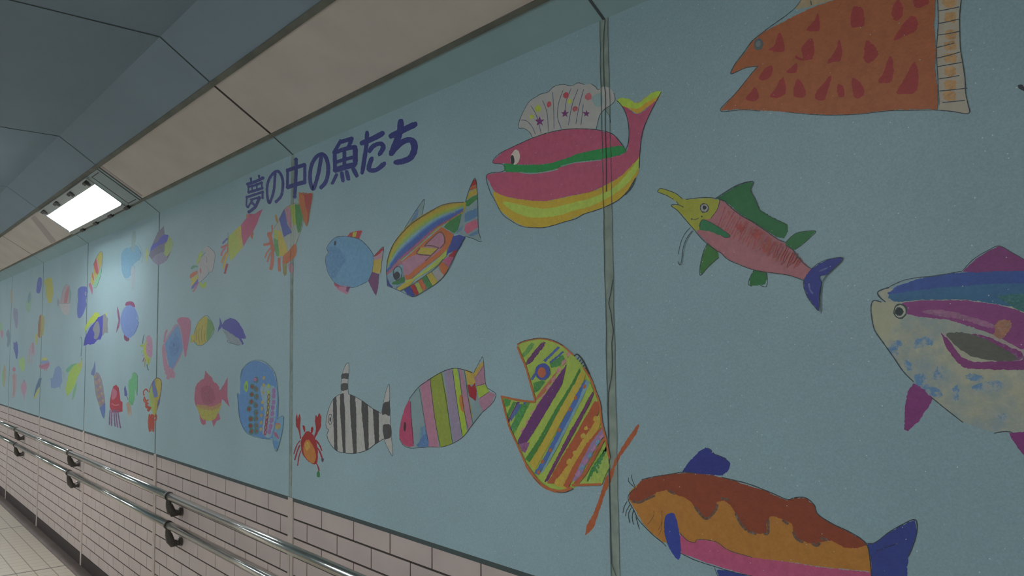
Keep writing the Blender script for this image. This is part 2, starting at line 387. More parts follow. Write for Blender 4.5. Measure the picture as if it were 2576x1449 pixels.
# ------------------------------------------------------------ handrails
RY, RR = -.066, .0175
BX = [-3.96 - 2.12*k for k in range(0, 13)] + [-3.96+2.12*k for k in range(1, 5)]
BX.sort()
def handrail(zc, zb, label):
    root = link('handrail', None, loc=(BX[0], RY, zc))
    for i in range(len(BX)-1):
        mb = MB(); mb.tube([(BX[i]+.008, 0, 0), (BX[i+1]-.008, 0, 0)], RR, 28)
        mb.v = [(x-BX[0], y, z) for x, y, z in mb.v]
        link('rail_tube', mb.mesh('rail_tube', M_STEEL, True), root)
    proto = None
    for x in BX:
        if proto is None:
            mb = MB(); mb.tube([(-.009, 0, 0), (.009, 0, 0)], RR+.0035, 28)
            ring = link('collar', mb.mesh('collar', M_BRKT), root)
            mb = MB()
            mb.tube([(0, 0, -RR), (0, .0, -.036), (0, .004, -.05)], [.012, .013, .015], 14)
            dz = zb-zc
            mb.tube([(0, .002, -.042), (0, .010, dz+.012), (0, .022, dz-.004), (0, .040, dz-.004), (0, .056, dz)], [.016, .019, .019, .015, .014], 14)
            mb.tube([(0, .052, dz), (0, .060, dz)], .021, 20)
            br = link('bracket', mb.mesh('bracket', M_BRKT, False), root)
            mb = MB(); mb.tube([(0, .050, dz+.012), (0, .050, dz+.0225)], [.005, .004], 10)
            sc = link('screw', mb.mesh('screw', M_SCREW, True), br, loc=(0, 0, 0))
            proto = (ring, br, sc)
            for o in (ring, br): o.location = (x-BX[0], 0, 0)
        else:
            for o in proto[:2]:
                c = o.copy(); COL.objects.link(c); c.parent = root; c.location = (x-BX[0], 0, 0)
                if o is proto[1]: s_ = proto[2].copy(); COL.objects.link(s_); s_.parent = c
    return tag(root, label, 'handrail')
handrail(.7525, .674, 'upper of the two polished steel handrails along the tiled lower wall')
handrail(.6190, .534, 'lower of the two polished steel handrails, just under the other one')

# ------------------------------------------------------------ the mural: every creature traced in wall coordinates
# each shape: patch 0 or line 1, smooth, paint texture, red, green, blue, line width, then x,z pairs in half millimetres from the creature's centre
ART = [
 ('painted_fish', 'big orange fish with red spots and white ribbed tail, top right of the mural', 'painted fish', -0.633, 1.926, [0.685, -0.029, -0.198, -0.677], [
  ('tail_fin', 'white ribbed tail with ochre scribbles', 0, [(0,0,0,188,180,163,0,299,99,369,75,361,24,359,-21,358,-82,362,-124,366,-175,366,-220,371,-258,374,-280,363,-283,325,-267,287,-257,291,-139,289,-73,300,13),
(0,1,2,201,160,110,0,319,86,349,78,353,57,344,50,323,60,315,74),
(0,1,2,201,160,110,0,321,39,347,33,351,12,342,4,321,14,317,27),
(0,1,2,201,160,110,0,321,-15,344,-20,348,-41,339,-48,319,-39,316,-27),
(0,1,2,201,160,110,0,316,-48,343,-54,347,-74,338,-82,317,-73,312,-60),
(0,1,2,201,160,110,0,314,-86,341,-92,345,-112,336,-120,315,-111,310,-98),
(0,1,2,201,160,110,0,314,-128,339,-133,343,-153,334,-162,313,-153,310,-140),
(0,1,2,201,160,110,0,311,-170,337,-174,341,-195,332,-203,311,-195,307,-182),
(0,1,2,201,160,110,0,308,-203,335,-208,339,-228,330,-237,310,-229,304,-216),
(1,1,0,75,89,91,216,302,53,332,49,361,46),
(1,1,0,75,89,91,216,300,14,330,11,359,9),
(1,1,0,75,89,91,216,296,-21,328,-26,359,-29),
(1,1,0,75,89,91,216,291,-59,317,-60,342,-60),
(1,1,0,75,89,91,216,290,-92,324,-93,357,-92),
(1,1,0,75,89,91,216,289,-119,325,-122,360,-125),
(1,1,0,75,89,91,216,292,-158,322,-161,351,-163),
(1,1,0,75,89,91,216,293,-196,333,-202,371,-207),
(1,1,0,75,89,91,216,299,-233,331,-238,363,-242),
(1,1,0,75,89,91,216,369,75,361,24,359,-21,358,-82,362,-124,366,-175,366,-220,371,-258,374,-280,363,-283,325,-267,273,-250),
(1,1,0,75,89,91,185,301,99,299,14,290,-69,290,-123,290,-178,290,-239),]),
  ('body', None, 0, [(0,0,1,175,103,64,0,-498,-70,-442,-30,-384,14,-328,55,-382,63,-447,60,-424,91,-380,123,-352,155,-300,176,-255,183,-186,194,-115,202,-47,203,5,202,297,100,287,17,288,-69,283,-122,287,-177,285,-252,219,-235,143,-220,38,-208,-64,-188,-162,-160,-247,-133,-347,-104,-425,-83),
(0,1,1,164,64,61,0,-262,112,-236,154,-219,90,-239,82,-283,104),
(0,1,1,164,64,61,0,-103,156,-87,173,-84,119,-100,115,-132,130),
(0,1,1,164,64,61,0,33,150,54,151,68,138,72,87,51,83,26,95),
(0,1,1,164,64,61,0,168,117,182,130,196,103,193,72,173,64,161,87),
(0,1,1,164,64,61,0,235,118,268,110,274,88,248,81,230,95),
(0,1,1,164,64,61,0,228,62,239,37,230,12,199,6,163,3,185,34,209,58),
(0,1,1,164,64,61,0,-150,78,-119,95,-107,70,-113,28,-145,28,-154,57),
(0,1,1,164,64,61,0,-28,33,-16,59,-7,14,-17,-13,-39,-11,-63,-8,-42,16),
(0,1,1,164,64,61,0,78,29,105,-6,110,-32,82,-49,65,-32,68,4),
(0,1,1,164,64,61,0,147,-45,159,-71,155,-118,139,-130,108,-118,129,-87),
(0,1,1,164,64,61,0,222,-85,233,-123,227,-177,202,-182,165,-169,193,-128),
(0,1,1,164,64,61,0,-300,40,-270,41,-276,6,-307,-4,-327,11),
(0,1,1,164,64,61,0,-203,13,-174,23,-177,-7,-199,-6,-215,3),
(0,1,1,164,64,61,0,-343,-18,-329,-58,-351,-71,-386,-53,-365,-35),
(0,1,1,164,64,61,0,-243,-21,-226,-16,-221,-72,-250,-82,-284,-69,-259,-44),
(0,1,1,164,64,61,0,-176,-34,-154,-58,-146,-99,-174,-101,-192,-83),
(0,1,1,164,64,61,0,-86,-80,-49,-55,-67,-110,-79,-133,-110,-121,-105,-97),
(0,1,1,164,64,61,0,-25,-91,-8,-108,-7,-138,-26,-133,-32,-107),
(0,1,1,164,64,61,0,23,-83,55,-116,60,-147,36,-157,23,-137),
(0,1,1,164,64,61,0,-177,51,-150,34,-122,30,-113,23,-150,25,-173,38),]),
  ('eye', None, 0, [(0,0,0,94,106,108,0,-304,128,-307,122,-311,117,-316,115,-322,114,-328,116,-334,119,-338,125,-341,131,-343,139,-342,146,-339,152,-335,157,-330,159,-324,160,-318,158,-312,154,-308,149,-305,142,-304,135),
(0,0,0,126,134,137,0,-315,134,-316,131,-318,129,-321,127,-324,127,-327,128,-330,130,-333,133,-334,136,-335,140,-334,143,-333,147,-331,149,-328,150,-325,151,-322,150,-319,148,-316,145,-315,142,-314,138),]),
  ('dorsal_fin', 'cream fin cut by the top edge', 0, [(0,0,1,183,165,132,0,-148,247,-109,244,-12,210,-47,205,-115,209,-164,216,-175,222,-153,239),]),
  ('outline', None, 0, [(1,1,0,75,89,91,216,-153,239,-175,222,-214,206,-274,187,-310,173,-352,155,-385,125,-424,93,-447,60,-414,60,-377,64,-328,56),
(1,1,0,75,89,91,216,-328,56,-357,35,-428,-22,-498,-71,-398,-91,-326,-113),
(1,1,0,75,89,91,155,-228,-139,-162,-161,-72,-187,38,-209,143,-222,200,-235,273,-250),
(1,1,0,75,89,91,185,-153,239,-141,253),
(1,1,0,75,89,91,309,-113,230,-111,212),]),
 ]),
 ('painted_mark', 'small black dab of paint to the right of the big orange fish', 'painted mark', -0.377, 1.805, [0.494, -0.029, -0.127, -0.572], [
  ('dab', None, 0, [(0,1,0,56,60,70,0,-9,7,-1,9,8,-1,7,-11,-1,-5),]),
 ]),
 ('painted_fish', 'pink whale-shaped fish with green stripe, yellow belly and white spotted fan fin', 'painted fish', -1.28, 1.88, [1.288, -0.023, -0.246, -0.923], [
  ('fan_fin', 'white fan fin with coloured spots', 0, [(0,1,0,186,186,181,0,-388,214,-376,251,-345,291,-301,326,-242,338,-168,339,-127,354,-64,349,-11,329,34,331,78,310,114,306,143,284,156,268,192,272,226,257,252,228,258,195,237,180,196,169,167,150,152,116,141,85,36,115,-85,139,-197,140,-284,142,-304,172,-347,201),
(0,1,0,155,183,183,0,120,240,170,248,190,217,175,189,140,198),
(0,1,0,148,175,178,0,152,116,174,153,202,165,222,137,228,99,234,62,141,85),
(1,1,0,96,108,134,174,-293,302,-252,241,-221,148),
(1,1,0,96,108,134,174,-209,310,-178,240,-170,146),
(1,1,0,96,108,134,174,-137,331,-131,241,-132,152),
(1,1,0,96,108,134,174,-65,321,-97,266,-105,201,-81,141),
(1,1,0,96,108,134,174,-11,316,-43,269,-52,227),
(1,1,0,96,108,134,174,34,302,-6,238,-34,147),
(1,1,0,96,108,134,174,70,292,39,222,15,142),
(1,1,0,96,108,134,174,65,221,48,129),
(1,1,0,96,108,134,174,-368,247,-329,235,-287,197,-262,152),
(0,0,2,197,83,93,0,-28,281,-39,275,-54,278,-65,288,-65,300,-54,307,-38,304,-28,293),
(0,0,2,197,83,93,0,-146,269,-156,264,-170,266,-179,275,-179,285,-169,291,-156,288,-146,279),
(0,0,2,192,205,72,0,-219,264,-232,257,-250,261,-262,272,-262,286,-250,293,-232,289,-219,278),
(0,0,2,196,209,85,0,-272,238,-281,233,-294,235,-303,244,-303,253,-294,258,-281,256,-272,248),
(0,0,2,199,209,92,0,-8,250,-16,245,-28,248,-36,256,-36,265,-28,269,-16,267,-8,259),
(0,0,2,198,109,115,0,119,239,107,232,90,235,78,247,78,260,90,267,107,264,119,252),
(0,0,2,198,102,109,0,29,205,20,200,7,202,-2,211,-2,221,7,226,20,224,29,215),
(0,0,0,123,60,121,0,-231,236,-222,217,-196,210,-216,204,-210,185,-231,199,-254,194,-246,210,-267,226,-240,221),
(0,0,0,127,70,123,0,-55,228,-48,213,-27,207,-44,202,-39,187,-55,199,-73,195,-67,207,-83,220,-62,216),
(0,0,0,127,70,123,0,84,192,89,180,106,175,93,171,97,158,83,168,69,165,74,175,61,186,78,182),
(1,1,0,67,80,82,145,-284,142,-304,172,-347,201,-388,214,-376,251,-345,291,-301,326,-242,338,-225,342,-168,339,-127,354,-64,349,-11,327,34,330,75,311),
(1,1,0,67,80,82,145,252,228,259,195,237,180,196,169,167,150,152,116,141,85),
(1,1,0,67,80,82,145,114,306,143,284,156,268,170,267),
(1,1,0,67,80,82,116,196,169,222,134,229,99),]),
  ('belly', 'yellow and lime striped belly', 0, [(0,1,1,201,173,59,0,-587,-76,-495,-117,-371,-150,-204,-183,-46,-184,101,-185,207,-166,282,-145,342,-111,387,-77,386,-134,366,-167,319,-217,252,-249,156,-269,48,-280,-64,-300,-207,-307,-289,-299,-374,-280,-461,-236,-538,-182,-579,-125),
(0,1,1,184,208,92,0,-514,-140,-372,-178,-205,-219,-47,-219,101,-214,206,-199,281,-165,341,-126,384,-89,386,-124,327,-178,239,-219,100,-250,-10,-256,-126,-265,-288,-252,-390,-222,-460,-189),]),
  ('body', None, 0, [(0,1,1,187,91,119,0,-594,76,-509,114,-410,127,-280,138,-164,139,-39,129,73,107,165,79,234,49,273,13,295,-24,252,-11,177,-9,33,-5,-81,-13,-200,-5,-385,26,-492,51),
(0,1,1,187,91,119,0,-645,18,-511,9,-430,-4,-300,-32,-184,-41,-73,-33,32,-36,169,-51,304,-50,332,-9,331,76,307,143,294,166,336,136,380,105,425,110,500,147,462,106,429,55,402,-13,387,-77,342,-111,282,-145,207,-166,101,-185,-46,-184,-204,-183,-371,-150,-495,-117,-582,-76,-624,-22),]),
  ('stripe', 'green stripe', 0, [(0,1,1,48,149,81,0,-494,52,-385,25,-200,-5,-81,-7,33,1,177,-5,292,-16,304,-50,169,-50,32,-38,-74,-40,-184,-43,-300,-30,-430,-4,-491,9,-502,32),]),
  ('tail_fin', 'lime and yellow tail tip', 0, [(0,1,1,218,173,65,0,287,170,342,134,387,106,431,118,500,143,506,163,445,166,382,152,318,186),
(0,1,1,186,217,82,0,270,190,305,193,344,174,382,149,426,159,464,174,515,167,497,150,432,140,387,126,336,143,291,167),]),
  ('eye', 'white eye with black pupil', 0, [(0,0,0,218,211,199,0,-379,60,-384,49,-391,40,-400,34,-411,31,-421,32,-431,37,-439,45,-445,55,-447,67,-446,78,-441,89,-434,98,-425,104,-414,107,-404,106,-394,101,-386,93,-381,83,-378,71),
(0,0,0,218,211,199,0,-406,59,-407,50,-410,43,-415,37,-422,34,-429,34,-436,37,-443,42,-448,50,-451,58,-452,68,-450,76,-447,84,-442,90,-435,92,-428,92,-421,90,-415,84,-410,77,-407,68),]),
  ('pupil', None, 1, [(0,0,0,57,59,59,0,-421,58,-421,50,-422,44,-425,39,-429,36,-434,35,-438,37,-443,41,-447,47,-450,54,-451,62,-451,70,-449,76,-446,81,-443,84,-438,85,-433,83,-429,79,-425,73,-422,66),]),
  ('outline', None, 0, [(1,1,0,67,80,82,174,-492,31,-520,53,-594,75,-546,109,-410,127,-280,139,-164,141,-39,130,73,107,165,81,234,52,273,16,305,-26),
(1,1,0,67,80,82,174,-492,28,-516,14,-645,18,-620,-71,-579,-125,-524,-201,-461,-242,-374,-284,-272,-303,-190,-310,-64,-300,4,-295,56,-281,156,-271,252,-252,319,-217,366,-167),
(1,1,0,67,80,82,174,270,190,297,160,322,114,335,51,330,-9,311,-40),
(1,1,0,67,80,82,174,515,166,481,126,442,76,409,20,394,-51,387,-129),
(1,1,0,67,80,82,203,305,-232,345,-203,367,-167),
(1,1,0,148,173,175,261,-386,-12,-300,-34,-201,-44,-105,-47),
(1,1,0,148,173,175,232,-89,-36,3,-36,32,-39,169,-54),]),
 ]),
 ('painted_fish', 'pink swordfish with lime head, green fins and dark blue tail', 'painted fish', -0.826, 1.621, [0.834, -0.028, -0.084, -0.734], [
  ('dorsal_fin', 'tall green dorsal fin', 0, [(0,0,1,48,118,70,0,-139,204,-98,218,-52,236,-7,243,22,240,10,213,30,169,46,134,83,108,116,88,152,67,155,42,138,18,106,29,65,57,14,94,-38,128,-91,178),]),
  ('fin', None, 0, [(0,1,1,53,121,70,0,142,3,162,19,195,34,234,34,257,31,233,8,205,-11,173,-24,145,-9),
(1,1,0,65,77,79,157,142,3,167,23,195,34,257,31,233,8,205,-11,177,-26),]),
  ('fin', None, 0, [(0,0,1,68,127,65,0,-189,36,-144,1,-138,-24,-179,-52,-222,-86,-228,-60,-217,-17),
(1,1,0,65,77,79,210,-189,36,-211,-1,-228,-60,-224,-86,-184,-52,-138,-24),]),
  ('fin', None, 0, [(0,0,1,51,121,67,0,10,-85,63,-93,64,-122,57,-138,23,-142,-8,-142,-9,-120,3,-96),
(1,1,0,65,77,79,184,10,-85,-9,-116,-13,-136,3,-143),
(1,1,0,65,77,79,184,63,-93,65,-125,59,-148,35,-142),]),
  ('body', 'pink body hatched with red', 0, [(0,0,1,179,119,126,0,-125,197,-86,170,-38,128,14,94,65,57,113,21,169,-24,184,-46,229,-93,238,-101,212,-134,141,-112,59,-97,7,-83,-45,-61,-98,-35,-144,1,-190,38,-238,84,-217,127,-177,130,-148,150,-133,180),
(1,0,2,178,87,94,288,-102,166,-125,119,-152,71),
(1,0,2,178,97,94,288,-86,149,-115,113,-135,76),
(1,0,2,178,106,94,288,-80,146,-105,106,-127,82),
(1,0,2,178,87,94,288,-64,142,-94,100,-112,63),
(1,0,2,178,97,94,288,-58,127,-84,93,-103,69),
(1,0,2,178,106,94,288,-53,124,-74,87,-96,52),
(1,0,2,178,87,94,288,-37,119,-64,80,-80,57),
(1,0,2,178,97,94,288,-31,105,-54,74,-73,39),
(1,0,2,178,106,94,288,-16,100,-44,68,-65,45),
(1,0,2,178,87,94,288,-10,98,-34,62,-50,27),
(1,0,2,178,97,94,288,-4,95,-24,55,-42,33),
(1,0,2,178,106,94,288,11,79,-15,49,-35,16),
(1,0,2,178,87,94,288,16,76,-5,43,-20,21),
(1,0,2,178,97,94,288,32,72,5,37,-13,4),
(1,0,2,178,106,94,288,37,57,14,31,-5,10),
(1,0,2,178,87,94,288,42,55,24,25,10,-8),
(1,0,2,178,97,94,288,57,51,34,19,17,-2),
(1,0,2,178,106,94,288,63,48,43,13,24,-19),
(1,0,2,178,87,94,288,77,33,52,7,39,-14),
(1,0,2,178,97,94,288,83,30,62,1,46,-30),
(1,0,2,178,106,94,288,88,27,71,-5,61,-25),
(1,0,2,178,87,94,288,102,12,80,-11,67,-42),
(1,0,2,178,97,94,288,107,10,90,-17,75,-36),
(1,0,2,178,106,94,288,113,7,99,-23,89,-53),
(1,0,2,178,87,94,288,127,3,108,-28,96,-47),
(1,0,2,178,97,94,288,132,-11,117,-34,102,-64),
(1,0,2,178,106,94,288,146,-14,126,-40,117,-58),
(1,0,2,178,87,94,288,152,-17,135,-45,123,-75),
(1,0,2,178,97,94,288,156,-31,144,-51,131,-69),
(1,0,2,178,106,94,288,170,-34,153,-57,144,-86),
(1,0,2,178,87,94,288,175,-37,162,-62,151,-80),
(1,0,2,178,97,94,288,190,-40,171,-68,158,-74),
(1,0,2,178,106,94,288,194,-54,179,-73,171,-90),
(1,0,2,178,87,94,288,199,-56,188,-79,178,-85),
(0,1,2,176,82,80,0,-57,87,-39,94,-19,80,-31,60,-51,68),
(0,1,2,176,87,82,0,4,52,26,65,52,54,46,32,21,31),
(0,1,2,173,89,82,0,50,9,76,14,87,-10,61,-27),]),
  ('head', 'lime head with long beak', 0, [(0,0,1,170,174,64,0,-424,281,-407,285,-365,267,-329,247,-301,226,-283,219,-233,216,-175,210,-130,196,-133,172,-148,150,-173,129,-212,126,-225,95,-240,88,-276,126,-306,163,-341,193,-356,206,-320,205,-330,217,-382,250,-424,272),
(1,1,0,65,77,79,210,-240,86,-296,147,-326,181,-357,204,-348,210,-319,203,-297,191),
(1,1,0,65,77,79,184,-322,207,-332,220),
(1,1,0,65,77,79,184,-345,230,-382,252,-424,272,-421,280,-407,284,-360,265,-329,249,-301,225),
(1,1,0,65,77,79,157,-286,220,-243,219,-194,215,-146,205,-127,196,-134,169,-148,150,-170,129),
(1,1,0,65,77,79,157,-261,139,-243,135,-224,138),
(0,0,0,65,77,79,0,-256,139,-256,138,-257,137,-258,137,-259,136,-260,136,-261,137,-262,137,-263,138,-264,139,-264,140,-264,141,-263,141,-262,142,-261,142,-260,142,-259,142,-257,141,-257,140,-256,140),
(0,0,0,65,77,79,0,-207,142,-207,141,-208,140,-209,140,-210,140,-211,140,-212,140,-213,140,-214,141,-215,142,-215,143,-215,144,-214,144,-213,145,-212,145,-211,145,-210,145,-209,144,-208,144,-207,143),]),
  ('eye', 'round white eye ringed in black', 0, [(0,0,0,65,77,79,0,-177,171,-178,166,-181,161,-186,157,-192,156,-198,155,-205,157,-211,161,-215,165,-218,171,-219,177,-217,183,-214,188,-210,191,-204,193,-197,193,-191,191,-185,188,-181,183,-178,177),
(0,0,0,165,167,162,0,-181,172,-182,167,-185,164,-188,161,-193,159,-198,159,-203,161,-208,163,-211,167,-214,172,-214,176,-213,181,-211,185,-207,188,-202,189,-197,189,-192,188,-188,185,-184,181,-182,177),]),
  ('pupil', None, 1, [(0,0,0,45,55,57,0,-188,174,-188,172,-190,170,-192,168,-194,168,-197,168,-200,168,-202,170,-204,172,-205,174,-205,177,-205,179,-204,181,-202,183,-199,184,-196,184,-194,183,-191,182,-189,179,-188,177),]),
  ('fin', 'small green pectoral fin', 0, [(0,1,1,51,125,82,0,-222,94,-224,111,-212,128,-187,123,-150,102,-113,76,-87,55,-105,49,-142,65,-179,81,-213,89),
(1,1,0,65,77,79,157,-222,96,-217,118,-207,129,-178,118,-122,83,-85,53,-105,48,-123,58),]),
  ('tail_fin', 'dark blue forked tail', 0, [(0,0,1,58,69,148,0,238,-99,268,-82,306,-71,350,-70,342,-85,319,-104,289,-123,266,-125,272,-150,263,-186,259,-243,243,-224,221,-194,209,-161,208,-133),
(1,1,2,104,118,176,367,227,-147,230,-169,241,-184),
(1,1,2,98,113,164,315,267,-109,297,-99),
(1,1,0,65,77,79,184,208,-133,208,-161,224,-201,257,-243),
(1,1,0,65,77,79,157,238,-99,268,-80,306,-70,350,-69,342,-85,304,-115,278,-144,269,-193,267,-252),]),
  ('outline', None, 0, [(1,1,0,65,77,79,210,-127,197,-104,188,-86,168,-38,126,14,93,64,56,113,19,146,3),
(1,1,0,65,77,79,184,145,-7,173,-27,188,-51,214,-81,238,-98),
(1,1,0,65,77,79,184,-240,86,-200,43,-144,1,-125,-9,-98,-35,-45,-61,7,-82,59,-95,141,-111,181,-124,206,-135),
(1,1,0,65,77,79,184,-146,203,-98,222,-52,238,-7,244,23,240,11,211,32,169,42,134),
(1,1,0,65,77,79,105,42,132,83,106,116,86,151,67),]),
  ('whisker', None, 0, [(1,1,0,65,77,79,157,-267,106,-293,86,-312,59,-323,31,-329,6),
(1,1,0,65,77,79,210,-255,92,-284,64,-303,25,-311,-20,-320,-38,-330,-23),]),
 ]),
 ('painted_fish', 'large blue, purple and cream tuna cut by the right edge of the view', 'painted fish', -0.487, 1.424, [0.558, -0.028, 0.002, -0.595], [
  ('body', 'cream body mottled with blue', 0, [(0,0,3,181,184,161,0,-216,201,-195,170,-209,171,-232,177,-239,162,-240,132,-233,87,-210,47,-174,-7,-133,-64,-102,-94,-68,-125,-29,-158,16,-194,65,-213,105,-220,145,-216,191,-213,203,-210,221,159,84,175,-89,194,-183,214),
(0,0,0,181,184,156,0,-232,172,-195,167,-166,164,-173,120,-179,91,-190,47,-210,52,-233,92,-240,132),]),
  ('back', 'dark blue back', 0, [(0,0,1,67,95,165,0,-186,197,-154,219,-87,237,-15,245,71,248,225,240,223,198,126,195,-44,191,-174,189),
(0,0,1,67,115,154,0,-179,194,-43,205,127,208,223,202,219,111,178,135,124,150,42,166,-81,172,-161,168,-184,182),
(0,0,2,65,121,121,0,125,173,222,176,219,111,178,130),]),
  ('stripe', 'purple stripe along the flank', 0, [(0,0,1,146,76,134,0,-142,165,-81,170,42,164,124,148,178,130,219,107,214,21,180,19,150,39,103,66,55,85,-4,107,-93,120,-139,133),
(0,1,2,163,110,146,0,-83,136,-20,138,65,112,121,88,104,80,39,104,-38,120),
(0,1,2,174,124,102,0,129,101,157,100,160,83,135,48,115,62),
(1,1,1,181,167,164,541,103,60,142,37,180,15,213,-4),]),
  ('dorsal_fin', 'purple dorsal fin', 0, [(0,0,1,137,70,126,0,40,251,77,284,115,306,142,316,171,296,200,273,226,254,225,237,128,244,71,244),
(1,1,0,75,89,92,193,38,251,73,285,115,308,142,316,174,293,202,272),]),
  ('fin', 'dark pectoral fin edged in purple', 0, [(0,0,1,137,70,126,0,-30,69,-7,45,25,-5,58,-19,178,-13,213,4,211,-39,114,-40,32,-37,8,-15,-16,22),
(0,0,2,137,70,126,0,29,68,87,60,130,39,180,13,194,-5,155,-13),
(0,1,1,101,104,95,0,-14,68,29,68,78,55,133,24,171,-5,155,-14,108,-14,51,-1,18,22,-2,45),]),
  ('fin', 'purple belly fin', 0, [(0,0,1,137,67,126,0,-118,-85,-93,-98,-63,-127,-73,-151,-107,-200,-141,-234,-153,-232,-147,-160,-136,-112),]),
  ('fin', 'purple rear fin', 0, [(0,0,1,137,67,126,0,139,-219,203,-207,198,-303,169,-272,151,-244),]),
  ('eye', 'round eye ringed in black', 0, [(0,0,0,75,89,92,0,-127,138,-128,130,-131,124,-136,119,-142,115,-149,114,-155,116,-161,119,-166,125,-169,132,-169,139,-168,147,-165,154,-160,159,-153,162,-147,163,-140,161,-134,158,-130,152,-127,145),
(0,0,0,184,187,167,0,-131,138,-132,132,-135,127,-138,123,-143,120,-149,119,-154,120,-159,123,-162,128,-164,133,-165,139,-164,145,-161,151,-157,155,-152,157,-147,158,-142,157,-137,154,-133,149,-131,144),
(0,0,0,75,89,92,0,-138,137,-139,133,-141,129,-144,126,-148,125,-152,124,-156,125,-159,127,-162,130,-164,134,-164,138,-163,142,-161,146,-158,149,-155,151,-151,151,-147,150,-143,148,-140,145,-139,141),
(0,0,0,184,187,167,0,-152,124,-152,124,-153,123,-153,123,-154,122,-154,122,-155,122,-155,123,-156,123,-156,124,-156,124,-156,125,-156,125,-155,126,-155,126,-154,126,-154,126,-153,126,-153,125,-152,125),]),
  ('pupil', None, 1, [(0,0,0,53,67,69,0,-139,138,-140,134,-142,131,-145,128,-148,127,-152,126,-155,127,-159,129,-161,132,-163,135,-163,139,-162,143,-160,147,-158,149,-154,151,-151,151,-147,151,-144,149,-141,146,-140,142),]),
  ('chalk_patch', 'blue chalk patch', 0, [(0,0,4,107,149,188,0,-148,43,-147,40,-147,36,-148,32,-151,28,-154,24,-158,21,-163,18,-168,17,-172,16,-177,16,-181,17,-184,19,-186,21,-187,25,-187,29,-186,33,-183,37,-180,40,-176,44,-171,46,-166,48,-162,49,-157,49,-153,48,-150,46),]),
  ('chalk_patch', 'blue chalk patch', 0, [(0,0,4,107,149,188,0,-165,14,-163,11,-161,7,-159,3,-159,-1,-159,-4,-160,-6,-162,-7,-165,-8,-168,-8,-171,-6,-174,-4,-178,-2,-181,2,-183,6,-185,9,-186,13,-187,17,-187,20,-185,22,-184,24,-181,24,-178,24,-175,23,-172,20,-168,18),]),
  ('chalk_patch', 'blue chalk patch', 0, [(0,0,4,107,149,188,0,-80,-78,-82,-83,-86,-87,-89,-90,-94,-92,-98,-93,-103,-93,-107,-92,-110,-89,-113,-86,-115,-81,-116,-76,-115,-71,-114,-66,-111,-62,-108,-58,-104,-54,-100,-52,-95,-51,-91,-52,-87,-53,-83,-56,-81,-59,-79,-64,-78,-68,-79,-73),]),
  ('chalk_patch', 'blue chalk patch', 0, [(0,0,4,107,149,188,0,-31,-56,-34,-61,-37,-66,-40,-70,-43,-73,-46,-74,-49,-75,-52,-74,-54,-72,-55,-68,-56,-64,-55,-59,-54,-54,-53,-48,-50,-43,-47,-39,-44,-35,-41,-32,-38,-30,-35,-30,-32,-31,-30,-33,-29,-37,-28,-41,-29,-46,-30,-51),]),
  ('chalk_patch', 'blue chalk patch', 0, [(0,0,4,107,149,188,0,-47,51,-48,47,-50,43,-54,39,-60,35,-67,32,-75,29,-84,26,-92,25,-100,24,-107,25,-113,26,-117,29,-118,32,-118,35,-116,39,-111,43,-105,47,-98,51,-90,54,-81,56,-73,57,-65,58,-58,57,-52,56,-49,54),]),
  ('chalk_patch', 'blue chalk patch', 0, [(0,0,4,107,149,188,0,-121,-45,-123,-46,-125,-46,-128,-45,-132,-44,-135,-41,-138,-38,-141,-35,-143,-31,-145,-27,-145,-23,-146,-20,-145,-18,-143,-16,-141,-15,-139,-14,-135,-15,-132,-17,-129,-19,-126,-22,-123,-26,-121,-30,-119,-33,-119,-37,-118,-40,-119,-43),]),
  ('chalk_patch', 'blue chalk patch', 0, [(0,0,4,107,149,188,0,136,-84,135,-87,131,-91,125,-95,117,-98,108,-101,98,-103,87,-104,76,-105,67,-105,58,-103,52,-101,48,-99,46,-95,48,-92,51,-88,58,-85,66,-81,75,-78,86,-76,97,-75,107,-74,117,-75,125,-76,131,-78,134,-81),]),
  ('chalk_patch', 'blue chalk patch', 0, [(0,0,4,107,149,188,0,13,-110,12,-116,11,-121,10,-126,8,-129,6,-132,3,-133,1,-134,-1,-132,-3,-130,-5,-126,-6,-122,-6,-117,-6,-111,-6,-106,-5,-101,-3,-96,-1,-92,1,-90,3,-88,5,-88,8,-89,9,-92,11,-95,12,-100,13,-105),]),
  ('chalk_patch', 'blue chalk patch', 0, [(0,0,4,107,149,188,0,138,-178,137,-180,134,-182,131,-183,127,-183,123,-183,119,-182,114,-180,110,-178,106,-176,104,-173,102,-171,101,-168,101,-166,103,-164,105,-162,108,-161,112,-161,116,-161,121,-162,125,-164,129,-166,133,-168,136,-171,137,-173,138,-176),]),
  ('chalk_patch', 'blue chalk patch', 0, [(0,0,4,107,149,188,0,-37,-122,-39,-124,-43,-125,-49,-125,-55,-124,-63,-122,-70,-119,-78,-114,-84,-110,-90,-104,-94,-99,-97,-94,-98,-90,-97,-86,-94,-84,-90,-83,-85,-83,-78,-84,-71,-86,-63,-90,-56,-94,-49,-99,-44,-104,-39,-109,-37,-114,-36,-118),]),
  ('chalk_patch', 'blue chalk patch', 0, [(0,0,4,107,149,188,0,80,-68,79,-70,76,-72,73,-74,68,-75,63,-75,57,-75,51,-74,45,-72,40,-70,36,-68,33,-65,32,-62,32,-60,33,-57,35,-55,39,-54,44,-53,50,-52,55,-53,61,-54,67,-55,72,-57,76,-60,79,-63,80,-65),]),
  ('outline', None, 0, [(1,1,0,75,89,92,348,-192,170,-209,185,-217,201,-203,210,-178,216),
(1,1,0,75,89,92,309,-205,170,-229,177,-239,162,-240,132,-232,82,-210,47,-174,-7,-147,-50,-116,-82),
(1,1,0,75,89,92,271,-68,-125,-29,-158,20,-197),
(1,1,0,75,89,92,232,-178,218,-134,235,-87,241,-50,242,3,247,38,251),
(1,1,0,75,89,92,271,101,-222,129,-215,149,-216),]),
 ]),
